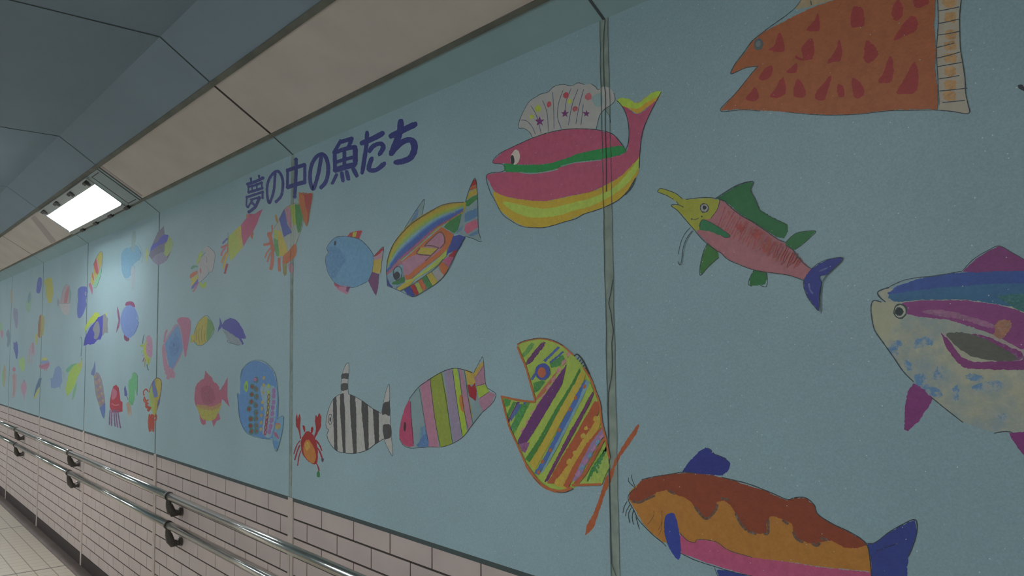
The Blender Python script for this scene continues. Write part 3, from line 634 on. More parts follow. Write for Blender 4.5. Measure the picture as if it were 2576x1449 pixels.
 ('painted_fish', 'orange and brown catfish with blue fins, whiskers and pink belly, low on the mural', 'painted fish', -0.805, 1.137, [0.797, -0.027, 0.124, -0.7], [
  ('dorsal_fin', 'dark blue dorsal fin', 0, [(0,0,1,54,64,140,0,-381,117,-344,161,-296,204,-266,219,-244,214,-222,197,-179,190,-158,172,-164,148,-195,122,-253,120,-316,112),
(1,1,0,66,78,81,186,-261,219,-250,217,-233,201,-195,193,-168,180),]),
  ('belly', 'pink belly', 0, [(0,0,1,190,92,129,0,-401,-123,-366,-145,-331,-148,-307,-130,-234,-126,-175,-147,-75,-153,48,-144,186,-137,361,-117,361,-160,45,-229,-104,-222,-210,-217,-299,-212,-356,-204,-398,-201),]),
  ('body', None, 0, [(0,0,1,183,127,60,0,-664,-30,-628,-71,-590,-115,-539,-151,-482,-175,-451,-175,-401,-123,-366,-145,-331,-149,-307,-129,-234,-129,-175,-151,-76,-156,48,-144,186,-135,335,-118,361,-117,361,-75,347,-31,236,14,57,70,-198,103,-430,99,-591,55,-660,1),
(0,0,1,145,74,52,0,-625,21,-591,58,-474,94,-345,116,-242,119,-144,110,-66,97,-11,91,18,80,71,68,104,81,141,86,172,65,182,38,236,14,286,-2,331,-18,349,-34,313,-51,276,-56,242,-46,225,-41,185,-56,171,-67,144,-63,108,-57,90,-39,87,-10,49,1,20,5,1,4,-15,-27,-12,-57,-42,-66,-98,-62,-123,-40,-143,-7,-163,19,-190,31,-223,22,-230,-11,-270,-47,-310,-32,-343,5,-378,19,-433,24,-463,34,-508,21,-560,-11,-614,-33,-661,-32,-657,-4),
(1,1,2,111,86,74,683,-647,-35,-607,-35,-560,-13,-521,5),
(1,1,2,111,86,74,683,-454,33,-420,25),
(1,1,2,111,86,74,683,-326,-11,-293,-41,-267,-47,-230,-11,-221,13),
(1,1,2,111,86,74,683,-206,38,-168,37),
(1,1,2,111,86,74,683,-143,-7,-123,-40,-98,-62),
(1,1,2,111,86,74,683,-93,-64,-57,-69),
(1,1,2,111,86,74,683,-27,-61,-9,-56,-7,-8),
(1,1,2,111,86,74,683,49,-2,72,-13),
(1,1,2,111,86,74,683,90,-35,99,-55,126,-66),
(1,1,2,111,86,74,683,158,-63,176,-67,187,-55),
(1,1,2,111,86,74,683,190,-39,216,-42),
(1,1,0,118,84,57,186,-529,-56,-533,-81,-564,-118),
(1,1,0,118,84,57,186,-488,-50,-489,-94,-509,-131),
(1,1,0,118,84,57,155,-486,-79,-493,-124,-507,-150),]),
  ('fin', 'blue pectoral fin', 0, [(0,1,1,59,76,158,0,-473,-77,-448,-54,-423,-57,-409,-100,-399,-160,-401,-213,-414,-229,-434,-215,-464,-177,-478,-126),]),
  ('fin', 'blue belly fin', 0, [(0,0,1,59,76,150,0,-232,-231,-177,-222,-94,-224,-74,-255,-212,-285),
(1,1,0,66,78,81,186,-243,-224,-233,-244,-212,-281),]),
  ('tail_fin', 'blue tail', 0, [(0,0,1,61,76,145,0,349,-32,375,-22,416,14,456,42,504,71,507,35,495,-4,478,-52,472,-91,478,-134,361,-160,361,-83),
(1,1,0,66,78,81,217,347,-29,375,-22,416,14,456,44,504,71,507,31,490,-20,478,-45),
(1,1,2,51,56,93,186,378,-48,418,-26,454,-8),]),
  ('outline', None, 0, [(1,1,0,66,78,81,248,-591,60,-531,78,-455,96,-381,114,-316,117),
(1,1,0,66,78,81,248,-198,116,-144,112,-91,107,-41,98,23,83,71,72,104,83,141,87,172,67,184,38,236,14,286,0,331,-18,351,-38,357,-76,360,-133),
(1,1,0,66,78,81,248,-625,21,-660,-9,-664,-35,-635,-72,-609,-108,-539,-153,-489,-176,-470,-188),
(1,1,0,66,78,81,217,-398,-201,-333,-214,-248,-220,-156,-224,-78,-221),
(1,1,0,66,78,81,155,-401,-123,-366,-145,-331,-148,-313,-133,-234,-127,-175,-148,-76,-155),]),
  ('whisker', None, 0, [(1,1,0,66,78,81,248,-625,21,-659,42,-661,60),
(1,1,0,66,78,81,248,-625,26,-641,54,-645,74),
(1,1,0,66,78,81,248,-671,-39,-689,-64,-697,-91),
(1,1,0,66,78,81,248,-658,-52,-676,-78,-683,-102),
(1,1,0,66,78,81,248,-648,-61,-666,-91,-660,-126),
(1,1,0,66,78,81,248,-636,-69,-646,-99,-640,-130),
(1,1,0,66,78,81,248,-626,-95,-616,-124,-607,-144),]),
 ]),
 ('painted_fish', 'rainbow-banded fish with a pointed pale dorsal fin, left of the pink whale-shaped fish', 'painted fish', -1.844, 1.75, [1.963, -0.011, -0.215, -1.131], [
  ('dorsal_fin', 'pale triangular dorsal fin', 0, [(0,0,0,133,159,161,0,-328,76,-239,146,-161,200,-103,234,-122,142,-200,120),
(0,1,2,101,136,172,0,-249,115,-181,182,-162,190,-171,148,-210,111),
(1,1,0,60,70,73,137,-328,76,-239,146,-103,236,-110,183,-124,137),]),
  ('tail_fin', 'tall tail with rainbow tip', 0, [(0,0,0,133,157,159,0,295,161,324,216,360,269,388,269,402,175,405,73,413,4,426,-45,437,-65,340,-36,235,-4,202,0,261,102),
(0,0,1,170,53,53,0,344,237,364,271,388,269,393,242),
(0,0,1,186,100,56,0,332,220,344,237,393,242,395,222),
(0,0,1,182,163,68,0,303,175,328,213,395,222,398,189),
(0,0,1,65,131,71,0,294,144,299,168,398,189,400,165,322,135),
(0,0,1,87,127,165,0,285,54,290,103,390,118,401,73,341,59),
(0,0,1,192,105,128,0,280,10,297,43,389,58,402,13,312,-11),
(0,0,1,96,132,168,0,316,-21,411,0,407,-19,356,-30),
(0,0,1,110,145,172,0,202,0,227,22,277,40,260,13),
(1,1,0,60,70,73,137,295,161,324,216,368,270,388,270,402,175,407,5,426,-47),
(1,1,0,60,70,73,137,300,-24,371,-46,410,-62,437,-65),]),
  ('body', None, 0, [(0,1,1,175,166,63,0,-508,-105,-482,-46,-430,16,-328,76,-229,118,-105,145,49,171,179,175,286,165,298,146,269,105,92,63,-33,26,-163,-28,-339,-92,-508,-177),
(0,0,1,171,154,68,0,-513,-87,-504,-72,-491,-49,-471,-24,-445,1,-414,29,-378,54,-338,77,-294,98,-249,115,-202,129,-155,140,-105,150,-54,160,-1,168,49,173,95,177,138,178,179,177,220,174,260,169,286,165,285,157,257,159,216,162,174,163,134,162,91,161,48,157,1,151,-47,142,-95,133,-143,122,-190,110,-236,95,-284,77,-331,56,-373,34,-408,10,-438,-15,-464,-39,-485,-63,-502,-85,-513,-100),
(0,0,1,184,163,66,0,-513,-96,-503,-81,-487,-59,-466,-35,-440,-11,-410,15,-374,40,-333,62,-287,83,-240,101,-193,115,-146,127,-98,138,-49,147,1,155,48,162,92,165,135,167,175,167,217,165,257,162,285,160,283,151,254,151,213,152,170,151,130,149,89,147,46,142,3,136,-41,128,-86,118,-132,106,-179,93,-226,78,-275,59,-324,38,-368,16,-403,-6,-432,-30,-458,-52,-481,-74,-499,-96,-512,-111),
(0,0,1,167,175,70,0,-512,-109,-500,-94,-481,-72,-459,-50,-433,-27,-404,-4,-369,19,-325,41,-276,62,-228,80,-181,96,-134,109,-88,120,-42,130,3,138,47,145,89,149,130,152,170,153,213,153,255,153,283,152,282,145,252,144,209,142,165,139,126,136,86,133,45,128,5,121,-36,113,-78,103,-122,91,-168,76,-216,60,-266,41,-318,20,-363,-1,-398,-23,-426,-44,-452,-64,-476,-86,-497,-107,-512,-122),
(0,0,1,142,174,92,0,-512,-120,-497,-105,-477,-84,-453,-62,-427,-41,-399,-20,-364,1,-319,23,-268,44,-218,63,-170,79,-124,93,-79,105,-37,115,5,124,45,130,86,135,126,138,166,141,210,143,252,145,282,146,281,142,251,140,207,136,163,133,124,130,84,126,45,121,6,114,-33,106,-73,95,-117,83,-163,68,-211,52,-262,32,-315,11,-361,-10,-396,-31,-424,-51,-449,-71,-474,-92,-496,-112,-511,-127),
(0,0,1,133,170,139,0,-511,-126,-496,-112,-474,-91,-449,-70,-424,-50,-396,-29,-361,-9,-315,13,-263,34,-212,53,-164,70,-118,84,-74,96,-33,107,6,115,45,122,84,127,124,131,164,134,207,137,251,140,281,142,280,139,249,136,205,131,161,127,122,123,83,119,44,114,7,107,-30,98,-69,88,-112,75,-158,60,-206,43,-257,24,-311,2,-358,-19,-393,-39,-421,-58,-445,-77,-471,-98,-495,-118,-511,-132),
(0,0,1,133,170,179,0,-511,-131,-495,-117,-472,-97,-446,-76,-421,-57,-394,-37,-359,-18,-312,4,-258,25,-206,45,-159,61,-113,76,-70,89,-30,99,7,108,44,115,83,120,122,124,162,128,206,132,250,136,280,139,279,136,248,132,204,127,159,122,120,118,81,113,43,108,8,101,-27,92,-65,82,-108,68,-154,53,-201,36,-254,16,-309,-5,-356,-26,-391,-45,-418,-64,-443,-82,-469,-102,-494,-123,-511,-137),
(0,0,1,110,154,188,0,-511,-136,-494,-122,-470,-101,-443,-81,-419,-63,-392,-44,-357,-25,-309,-4,-255,18,-202,37,-154,54,-109,70,-66,83,-28,93,7,102,44,109,82,115,121,119,160,123,204,128,249,133,279,136,279,133,247,129,202,123,158,117,119,112,80,108,43,102,8,95,-25,86,-62,75,-104,62,-149,46,-197,29,-250,9,-306,-13,-354,-34,-389,-52,-416,-70,-440,-87,-467,-107,-493,-127,-510,-141),
(0,0,1,85,127,181,0,-510,-140,-493,-126,-468,-106,-441,-86,-416,-69,-390,-51,-355,-32,-307,-11,-251,10,-198,30,-150,48,-105,63,-62,77,-26,87,8,96,43,103,80,109,119,113,158,118,203,124,248,130,279,134,278,130,246,125,200,118,156,111,117,106,79,101,42,95,9,87,-22,79,-57,68,-99,54,-144,38,-192,20,-246,0,-303,-22,-352,-42,-387,-60,-413,-77,-437,-93,-465,-113,-492,-133,-510,-147),
(0,0,1,69,100,169,0,-510,-146,-492,-132,-465,-112,-438,-92,-413,-76,-387,-59,-352,-41,-303,-20,-247,2,-193,22,-145,39,-99,56,-58,69,-23,80,9,88,42,96,79,102,117,107,156,112,201,119,246,126,278,131,276,121,243,113,195,103,149,93,111,86,74,80,41,73,12,65,-14,57,-44,46,-84,31,-128,13,-177,-5,-233,-26,-293,-48,-345,-69,-379,-84,-404,-98,-428,-112,-458,-130,-488,-149,-509,-163),
(0,0,1,96,95,152,0,-509,-162,-488,-148,-459,-129,-429,-111,-404,-97,-380,-83,-345,-67,-294,-47,-234,-25,-177,-4,-129,15,-84,32,-45,47,-14,58,12,67,41,74,75,81,111,87,150,94,195,104,243,114,276,121,275,118,241,109,193,98,147,87,109,79,73,73,40,66,13,58,-11,50,-40,38,-79,23,-123,5,-172,-14,-228,-35,-290,-57,-343,-77,-377,-92,-401,-105,-425,-118,-456,-136,-487,-155,-509,-168),
(0,0,1,164,100,132,0,-509,-167,-487,-154,-456,-135,-425,-117,-401,-104,-377,-91,-343,-76,-291,-56,-229,-33,-172,-12,-124,7,-79,25,-41,40,-11,51,13,59,40,67,73,74,109,80,147,88,193,98,242,110,275,118,274,114,240,105,191,92,145,80,107,72,71,65,39,58,14,50,-8,41,-35,30,-73,14,-117,-4,-166,-24,-223,-45,-286,-68,-340,-87,-374,-102,-397,-113,-421,-126,-453,-143,-486,-161,-509,-175),
(0,0,1,65,131,76,0,261,104,227,22,193,5,92,53,144,77),
(0,0,1,188,109,63,0,-349,-107,-250,-68,-107,-13,74,55,177,7,189,-9,168,-37,125,-78,37,-115,-53,-143,-145,-177,-231,-213,-290,-223,-309,-192,-329,-158),
(0,0,1,175,130,150,0,-334,-109,-250,-84,-173,-75,-116,-43,-33,-5,48,27,87,13,104,-35,82,-63,38,-84,-52,-112,-117,-132,-202,-162,-260,-190,-319,-186),
(0,0,1,185,172,70,0,-173,-72,-135,-39,47,-65,-34,-90),
(0,0,1,167,186,88,0,-309,-235,-300,-219,-222,-214,-90,-171,19,-129,125,-75,120,-112,37,-156,-90,-192,-202,-221,-319,-250),
(0,0,1,185,170,68,0,-395,-262,-309,-235,-202,-221,-251,-252,-350,-278),
(0,0,1,62,79,151,0,185,-9,235,-8,296,-23,263,-62,226,-92,176,-93,116,-107,150,-60),
(0,0,1,60,75,144,0,-508,-177,-472,-191,-451,-220,-420,-250,-451,-253,-503,-236),
(0,1,2,124,156,173,0,-508,-177,-451,-154,-339,-114,-319,-202,-390,-257,-451,-242),
(0,0,1,170,105,127,0,-508,-155,-430,-128,-339,-97,-339,-119,-440,-144,-503,-175),
(0,1,1,56,122,73,0,-451,-226,-400,-213,-319,-196,-314,-226,-380,-238,-431,-235),
(1,1,1,114,84,80,273,-98,-35,-33,-5,48,27,91,12,104,-35,55,-66),
(1,1,1,114,84,80,319,-98,-35,-34,-39,47,-60),
(1,1,1,114,84,80,273,47,-60,-25,-94,-89,-124),
(1,1,1,114,84,80,319,-140,-41,-173,-72,-34,-96),]),
  ('eye', None, 0, [(0,0,0,60,70,73,0,-329,-177,-334,-189,-344,-200,-357,-208,-373,-213,-390,-213,-406,-209,-420,-201,-430,-190,-436,-177,-436,-163,-431,-150,-422,-139,-408,-131,-392,-127,-375,-127,-359,-131,-345,-139,-335,-150,-330,-163),
(0,0,0,126,163,177,0,-338,-175,-342,-187,-350,-196,-361,-204,-375,-207,-389,-208,-402,-204,-414,-197,-422,-188,-427,-177,-427,-165,-423,-153,-415,-143,-403,-136,-390,-132,-376,-132,-363,-136,-351,-143,-343,-152,-338,-164),]),
  ('pupil', None, 1, [(0,0,0,48,54,59,0,-356,-186,-358,-193,-363,-199,-371,-203,-381,-206,-393,-206,-404,-204,-414,-200,-422,-194,-427,-187,-429,-180,-427,-173,-422,-167,-414,-163,-404,-160,-392,-160,-381,-162,-371,-166,-363,-172,-358,-178),]),
  ('belly_fin', 'fin with red, green, yellow and white stripes', 0, [(0,0,1,55,75,151,0,-315,-275,-251,-257,-232,-277,-198,-316,-222,-321,-280,-304),
(0,0,1,163,46,51,0,-246,-250,-203,-250,-156,-303,-184,-316,-213,-297),
(0,0,1,164,181,81,0,-198,-248,-155,-242,-114,-292,-151,-307),
(0,0,1,188,107,65,0,-165,-231,-127,-221,-77,-276,-109,-295),
(0,0,1,63,131,69,0,-122,-216,-81,-208,-18,-272,-63,-282),
(0,0,1,180,166,68,0,-76,-204,-26,-192,36,-250,-13,-270),
(0,0,1,162,161,157,0,-21,-190,45,-177,106,-217,36,-250),
(0,0,1,184,105,58,0,46,-162,81,-139,141,-179,102,-217,71,-199),
(0,0,1,177,96,127,0,85,-134,141,-119,192,-124,141,-177),
(0,0,1,154,46,55,0,137,-116,192,-89,226,-90,196,-127),]),
  ('outline', None, 0, [(1,1,0,60,70,73,137,-503,-236,-512,-144,-503,-94,-477,-38,-419,20,-318,75,-229,113),
(1,1,2,109,100,87,228,-239,111,-106,142,49,173,110,177,179,175,286,163),
(1,1,0,60,70,73,114,-503,-239,-400,-267,-320,-291,-222,-321,-146,-308,-72,-287,36,-253,102,-217,158,-171,226,-87,292,-30),
(1,1,1,96,107,85,205,-355,-278,-251,-255,-165,-231,-35,-189,37,-158,90,-127),]),
 ]),
 ('painted_fish', 'open-mouthed fish filled with diagonal green, purple, yellow and orange stripes', 'painted fish', -1.308, 1.238, [1.287, -0.022, 0.103, -0.895], [
  ('tail_stick', 'long orange stick tail', 0, [(0,0,1,176,97,61,0,83,-423,93,-381,138,-319,175,-246,211,-162,254,-109,271,-71,322,-6,355,33,403,86,412,78,390,41,354,-3,304,-55,270,-107,244,-170,209,-223,173,-301,137,-380,101,-414),]),
  ('body', None, 0, [(0,0,1,164,189,87,0,-360,417,-323,431,-239,444,-178,446,-89,429,-23,402,32,366,94,315,136,259,166,210,190,155,200,76,220,16,239,-62,241,-110,193,-186,62,-208,7,-231,-58,-252,-125,-254,-193,-237,-252,-204,-308,-163,-344,-105,-385,-47,-428,12,-460,88,-492,161,-403,154,-318,147,-240,147,-259,215,-299,310,-329,358),
(0,0,1,81,142,70,0,-399,137,-369,139,-443,48,-453,72),
(0,0,1,110,60,110,0,-367,139,-343,140,-434,27,-442,46),
(0,0,1,164,189,87,0,-345,140,-319,141,-425,9,-428,12,-435,29),
(0,0,1,79,101,165,0,-316,141,-297,142,-415,-5,-424,7),
(0,0,1,95,156,77,0,-293,142,-267,144,-401,-25,-413,-8),
(0,0,0,77,148,75,0,-470,151,-414,146,-426,118,-459,109),
(0,0,2,77,148,75,0,-350,128,-281,135,-374,2,-417,6),
(0,0,1,86,111,165,0,-334,122,-416,41,-421,62,-360,135),
(0,0,2,104,156,80,0,-332,364,-333,366,-260,427,-234,427,-250,399,-314,355),
(0,0,2,108,60,108,0,-298,317,-298,337,-188,426,-153,429,-179,399,-262,331),
(0,0,1,77,101,165,0,-175,342,-71,409,-56,405,-160,335),
(0,0,1,77,101,165,0,-131,336,-43,386,-29,382,-126,326),
(0,0,1,77,101,165,0,-269,252,-211,308,-191,305,-253,246),
(0,0,2,77,142,73,0,-63,320,-121,306,-131,329,-43,369,-25,350),
(0,0,2,77,142,73,0,-213,196,-239,188,-248,235,-182,251,-162,241),
(0,0,1,186,118,87,0,-229,168,-46,326,-161,196,-259,132,-246,147,-240,147,-242,153),
(0,0,2,194,143,139,0,-347,1,-320,20,-305,8,-337,-19),
(0,0,2,194,143,139,0,-308,45,-282,64,-267,51,-298,25),
(0,0,2,194,143,139,0,-270,88,-244,107,-229,94,-260,68),
(0,0,2,194,143,139,0,-232,131,-206,149,-192,136,-222,111),
(0,0,2,194,143,139,0,-195,173,-169,191,-155,178,-185,153),
(0,0,2,194,143,139,0,-158,215,-133,232,-119,219,-149,195),
(0,0,2,194,143,139,0,-122,256,-97,273,-83,260,-112,236),
(0,0,2,194,143,139,0,-86,296,-61,313,-48,300,-77,277),
(0,0,2,194,143,139,0,-50,336,-26,353,-13,340,-41,317),
(0,0,2,194,143,139,0,-16,376,0,387,17,375,-7,356),
(0,0,1,108,60,115,0,-219,109,-269,-3,-323,-58,-364,-66,-358,-38),
(0,0,1,108,60,115,0,-215,135,-16,327,-46,235,-186,70,-301,-54,-364,-66,-364,-45),
(0,0,2,142,88,134,0,-359,-65,-306,-51,-280,-52,-307,-102,-333,-97),
(0,0,1,166,191,87,0,-307,-98,-248,-2,-115,153,-18,255,54,331,76,318,19,243,-87,109,-188,-24,-287,-127),
(0,0,1,72,133,66,0,-313,-133,-218,-33,-97,115,0,223,67,309,75,296,37,237,-68,116,-199,-51,-282,-143),
(0,0,1,191,173,71,0,-282,-147,-189,-44,-68,116,38,244,75,296,106,284,92,252,-21,106,-119,-18,-242,-176),
(0,0,1,81,115,177,0,-247,-190,-170,-102,-50,65,36,180,101,262,110,252,72,175,-22,54,-121,-77,-217,-197),
(0,0,1,125,166,184,0,-202,-185,-121,-77,-13,68,63,174,110,259,132,247,86,182,6,69,-101,-76,-192,-190),
(0,0,1,166,191,87,0,-217,-210,-102,-89,6,69,99,195,132,250,153,216,116,171,23,45,-63,-72,-178,-222),
(0,0,1,115,65,110,0,-178,-223,-83,-93,5,30,89,131,148,210,154,200,116,139,42,40,-54,-84,-153,-219),
(0,0,1,164,186,90,0,-153,-220,-44,-77,51,40,152,178,160,166,69,35,-25,-68,-124,-215),
(0,0,1,176,95,61,0,-158,-229,-54,-97,32,7,106,101,160,169,190,168,196,156,189,131,149,66,67,-41,-9,-137,-105,-223),
(0,0,1,195,164,71,0,-114,-227,-8,-118,67,-22,149,66,189,118,199,82,174,43,102,-38,28,-133,-30,-236),
(0,0,1,178,97,64,0,-48,-225,29,-114,103,-25,191,57,201,51,119,-49,37,-158,-20,-234),
(0,0,1,152,129,166,0,8,-199,65,-110,138,-10,200,51,212,21,172,-19,100,-113,54,-187),
(0,0,2,179,132,166,0,27,-165,55,-146,63,-161,41,-176),
(0,0,2,116,154,186,0,53,-134,81,-116,89,-130,67,-145),
(0,0,2,179,132,166,0,79,-104,106,-85,115,-100,92,-115),
(0,0,2,116,154,186,0,105,-74,132,-56,140,-70,118,-85),
(0,0,2,179,132,166,0,130,-44,157,-26,165,-41,143,-55),
(0,0,2,116,154,186,0,155,-14,181,3,189,-11,168,-26),
(0,0,2,179,132,166,0,180,15,206,32,214,18,192,4),
(0,0,1,179,102,70,0,13,-208,82,-152,154,-52,211,15,217,3,171,-62,99,-157,53,-203),
(0,0,2,164,189,90,0,53,-206,144,-121,219,-9,231,-44,241,-104,193,-189),
(1,1,2,70,137,70,502,107,-187,144,-121,169,-143),
(1,1,2,70,137,70,502,127,-163,161,-100,178,-123),
(1,1,2,70,137,70,502,147,-139,179,-80,187,-104),
(1,1,2,70,137,70,502,166,-115,197,-60,196,-84),
(1,1,2,70,137,70,502,186,-92,214,-40,205,-65),
(1,1,2,70,137,70,502,205,-68,231,-20,214,-46),
(0,0,0,183,111,71,0,-206,-185,-213,-192,-222,-194,-228,-190,-227,-182,-220,-175,-211,-173,-205,-177),
(0,0,0,183,111,71,0,-178,-133,-185,-140,-194,-142,-200,-138,-199,-130,-192,-123,-183,-121,-177,-125),
(0,0,0,183,111,71,0,-122,-75,-129,-82,-138,-84,-143,-79,-142,-72,-135,-65,-127,-63,-121,-67),
(0,0,0,183,111,71,0,-60,23,-67,16,-76,15,-81,19,-80,27,-73,33,-65,35,-59,31),
(0,0,0,183,111,71,0,12,122,5,115,-3,113,-8,118,-7,125,-1,132,8,133,13,129),
(0,0,0,183,111,71,0,50,175,43,168,35,167,30,171,31,179,38,185,46,187,51,182),
(0,0,0,183,111,71,0,107,228,101,221,93,220,88,224,89,232,95,238,103,239,108,235),
(0,0,2,197,168,67,0,100,20,102,14,97,6,87,1,76,0,70,5,71,13,79,20,91,23),
(0,0,2,197,168,67,0,115,51,117,46,113,40,105,36,96,35,92,39,93,45,99,51,108,53),
(0,0,2,197,168,67,0,8,-101,11,-108,5,-117,-7,-123,-19,-124,-26,-119,-25,-110,-15,-102,-2,-99),
(0,0,2,197,168,67,0,-42,-189,-36,-202,-47,-218,-69,-230,-92,-232,-105,-223,-103,-207,-85,-192,-61,-185),
(0,0,2,197,168,67,0,42,-61,45,-67,40,-74,31,-79,21,-80,15,-76,16,-68,24,-62,34,-59),
(0,0,2,197,168,67,0,190,105,193,95,186,85,172,78,157,77,149,84,151,95,162,104,178,108),]),
  ('eye', 'orange eye with a blue ring', 0, [(0,0,0,72,90,163,0,-127,291,-129,279,-137,267,-149,258,-163,252,-179,250,-195,251,-210,257,-221,265,-228,276,-231,289,-228,302,-220,313,-208,322,-193,328,-177,330,-161,329,-147,323,-136,314,-129,303),
(0,0,0,183,104,71,0,-153,287,-155,280,-159,273,-166,267,-175,264,-184,262,-193,263,-201,266,-208,272,-212,278,-214,286,-212,293,-207,300,-201,306,-192,309,-183,311,-173,310,-165,306,-159,301,-155,294),]),
  ('teeth_comb', 'grey comb on the back', 0, [(1,1,0,60,71,74,287,36,363,55,373,86,350,111,316,130,278),
(1,0,0,60,71,74,251,54,349,69,361),
(1,0,0,60,71,74,251,67,339,82,351),
(1,0,0,60,71,74,251,79,328,93,340),
(1,0,0,60,71,74,251,89,317,104,328),
(1,0,0,60,71,74,251,101,305,115,316),
(1,0,0,60,71,74,251,109,292,124,304),
(1,0,0,60,71,74,251,118,280,132,291),]),
  ('outline', 'orange outline', 0, [(1,1,1,183,109,68,323,-360,417,-323,431,-239,444,-178,445,-89,429,-23,402,32,366),
(1,1,1,183,109,68,466,-360,410,-329,358,-299,310,-259,215,-232,148),
(1,1,1,183,109,68,574,-492,161,-403,152,-318,146,-230,145),
(1,1,1,183,109,68,466,-486,161,-460,88,-428,12,-385,-47,-339,-112,-298,-169),
(1,1,1,183,109,68,789,-308,-156,-252,-204,-193,-240,-125,-254,-58,-251,8,-228),
(1,1,1,183,109,68,574,8,-215,107,-201,191,-188),
(1,1,1,183,109,68,431,94,315,137,266,166,210,190,155,200,76,220,16,242,-74),
(1,1,0,60,71,74,144,-360,421,-312,436,-218,448,-148,446,-89,433,-33,412),
(1,1,0,60,71,74,144,-253,-211,-203,-238),
(1,1,0,60,71,74,144,-96,-257,-39,-253,17,-230),]),
 ]),
 ('painted_title', 'dark blue Japanese title lettering painted across the upper mural', 'lettering', -2.462, 2.068, [2.899, 0.011, -0.522, -1.392], [
  ('character', None, 0, [(1,1,0,58,65,130,943,-1474,114,-1312,109,-1171,113),
(0,0,0,58,65,130,0,-1434,108,-1439,101,-1453,97,-1473,98,-1493,104,-1508,112,-1514,121,-1508,128,-1494,131,-1474,130,-1454,125,-1439,117),
(0,0,0,58,65,130,0,-1134,107,-1139,100,-1152,97,-1170,98,-1189,103,-1203,111,-1208,119,-1203,126,-1190,130,-1171,128,-1153,123,-1139,115),
(1,1,0,58,65,130,656,-1411,150,-1402,112),
(0,0,0,58,65,130,0,-1383,145,-1387,140,-1397,138,-1410,139,-1424,143,-1434,148,-1438,154,-1435,159,-1425,162,-1411,161,-1397,157,-1387,151),
(0,0,0,58,65,130,0,-1375,107,-1378,103,-1388,100,-1402,101,-1415,105,-1425,110,-1429,116,-1426,121,-1416,124,-1402,123,-1389,119,-1379,113),
(1,1,0,58,65,130,656,-1244,144,-1234,106),
(0,0,0,58,65,130,0,-1218,139,-1221,134,-1230,132,-1243,133,-1257,137,-1266,142,-1270,148,-1267,153,-1257,155,-1244,154,-1231,151,-1221,145),
(0,0,0,58,65,130,0,-1208,101,-1211,97,-1221,94,-1234,95,-1247,98,-1257,104,-1260,110,-1257,115,-1247,117,-1234,116,-1221,113,-1211,107),
(1,1,0,58,65,130,697,-1457,88,-1311,79,-1189,79),
(0,0,0,58,65,130,0,-1428,83,-1432,78,-1442,75,-1457,76,-1472,80,-1482,86,-1487,93,-1483,98,-1472,100,-1457,100,-1443,96,-1432,90),
(0,0,0,58,65,130,0,-1162,74,-1165,69,-1175,67,-1189,68,-1203,71,-1213,77,-1217,83,-1213,88,-1203,91,-1189,90,-1175,86,-1165,81),
(1,1,0,58,65,130,779,-1451,42,-1310,36,-1179,33),
(0,0,0,58,65,130,0,-1419,37,-1423,31,-1435,28,-1451,29,-1467,33,-1479,40,-1484,47,-1480,53,-1468,56,-1452,55,-1435,51,-1423,44),
(0,0,0,58,65,130,0,-1149,28,-1152,23,-1164,20,-1179,21,-1194,25,-1206,31,-1210,38,-1206,44,-1195,47,-1179,46,-1164,42,-1153,35),
(1,1,0,58,65,130,574,-1457,90,-1461,44),
(0,0,0,58,65,130,0,-1433,86,-1436,82,-1445,80,-1457,80,-1469,83,-1478,88,-1481,94,-1478,98,-1470,100,-1457,99,-1445,96,-1436,91),
(0,0,0,58,65,130,0,-1437,40,-1440,36,-1448,34,-1460,34,-1472,37,-1481,42,-1485,47,-1482,52,-1473,54,-1461,53,-1449,50,-1440,45),
(1,1,0,58,65,130,574,-1186,78,-1182,34),
(0,0,0,58,65,130,0,-1163,75,-1166,71,-1175,68,-1186,69,-1197,72,-1206,77,-1209,82,-1206,86,-1198,88,-1186,88,-1175,85,-1167,80),
(0,0,0,58,65,130,0,-1159,30,-1162,26,-1171,24,-1182,24,-1193,27,-1202,32,-1205,37,-1202,42,-1194,44,-1182,43,-1171,40,-1163,35),
(1,1,0,58,65,130,533,-1383,87,-1380,37),
(0,0,0,58,65,130,0,-1361,84,-1364,80,-1372,78,-1383,78,-1394,81,-1402,86,-1405,91,-1402,95,-1394,97,-1383,96,-1372,93,-1364,89),
(0,0,0,58,65,130,0,-1358,34,-1361,30,-1369,28,-1380,29,-1391,31,-1399,36,-1402,41,-1399,45,-1391,47,-1380,46,-1369,43,-1361,39),
(1,1,0,58,65,130,533,-1287,84,-1283,34),
(0,0,0,58,65,130,0,-1266,80,-1268,77,-1276,75,-1287,75,-1298,78,-1306,83,-1309,87,-1306,91,-1298,93,-1287,93,-1276,90,-1269,85),
(0,0,0,58,65,130,0,-1261,31,-1264,27,-1272,25,-1283,26,-1293,29,-1301,33,-1304,38,-1302,42,-1294,44,-1283,43,-1272,40,-1264,36),
(1,1,0,58,65,130,738,-1491,6,-1324,3,-1168,0),
(0,0,0,58,65,130,0,-1460,1,-1464,-4,-1475,-7,-1491,-6,-1506,-2,-1518,4,-1522,11,-1518,16,-1507,19,-1491,18,-1476,14,-1464,8),
(0,0,0,58,65,130,0,-1139,-5,-1143,-10,-1153,-13,-1168,-12,-1182,-8,-1193,-2,-1197,4,-1193,10,-1183,12,-1168,12,-1154,8,-1143,2),
(1,1,0,58,65,130,615,-1491,5,-1498,-64,-1460,-79),
(0,0,0,58,65,130,0,-1465,1,-1468,-4,-1478,-6,-1491,-6,-1504,-2,-1513,3,-1517,9,-1514,13,-1504,16,-1491,15,-1478,12,-1469,7),
(0,0,0,58,65,130,0,-1435,-83,-1438,-88,-1447,-90,-1460,-90,-1473,-86,-1483,-81,-1486,-76,-1483,-71,-1474,-69,-1461,-69,-1448,-72,-1438,-77),
(1,1,0,58,65,130,656,-1168,-2,-1168,-46),
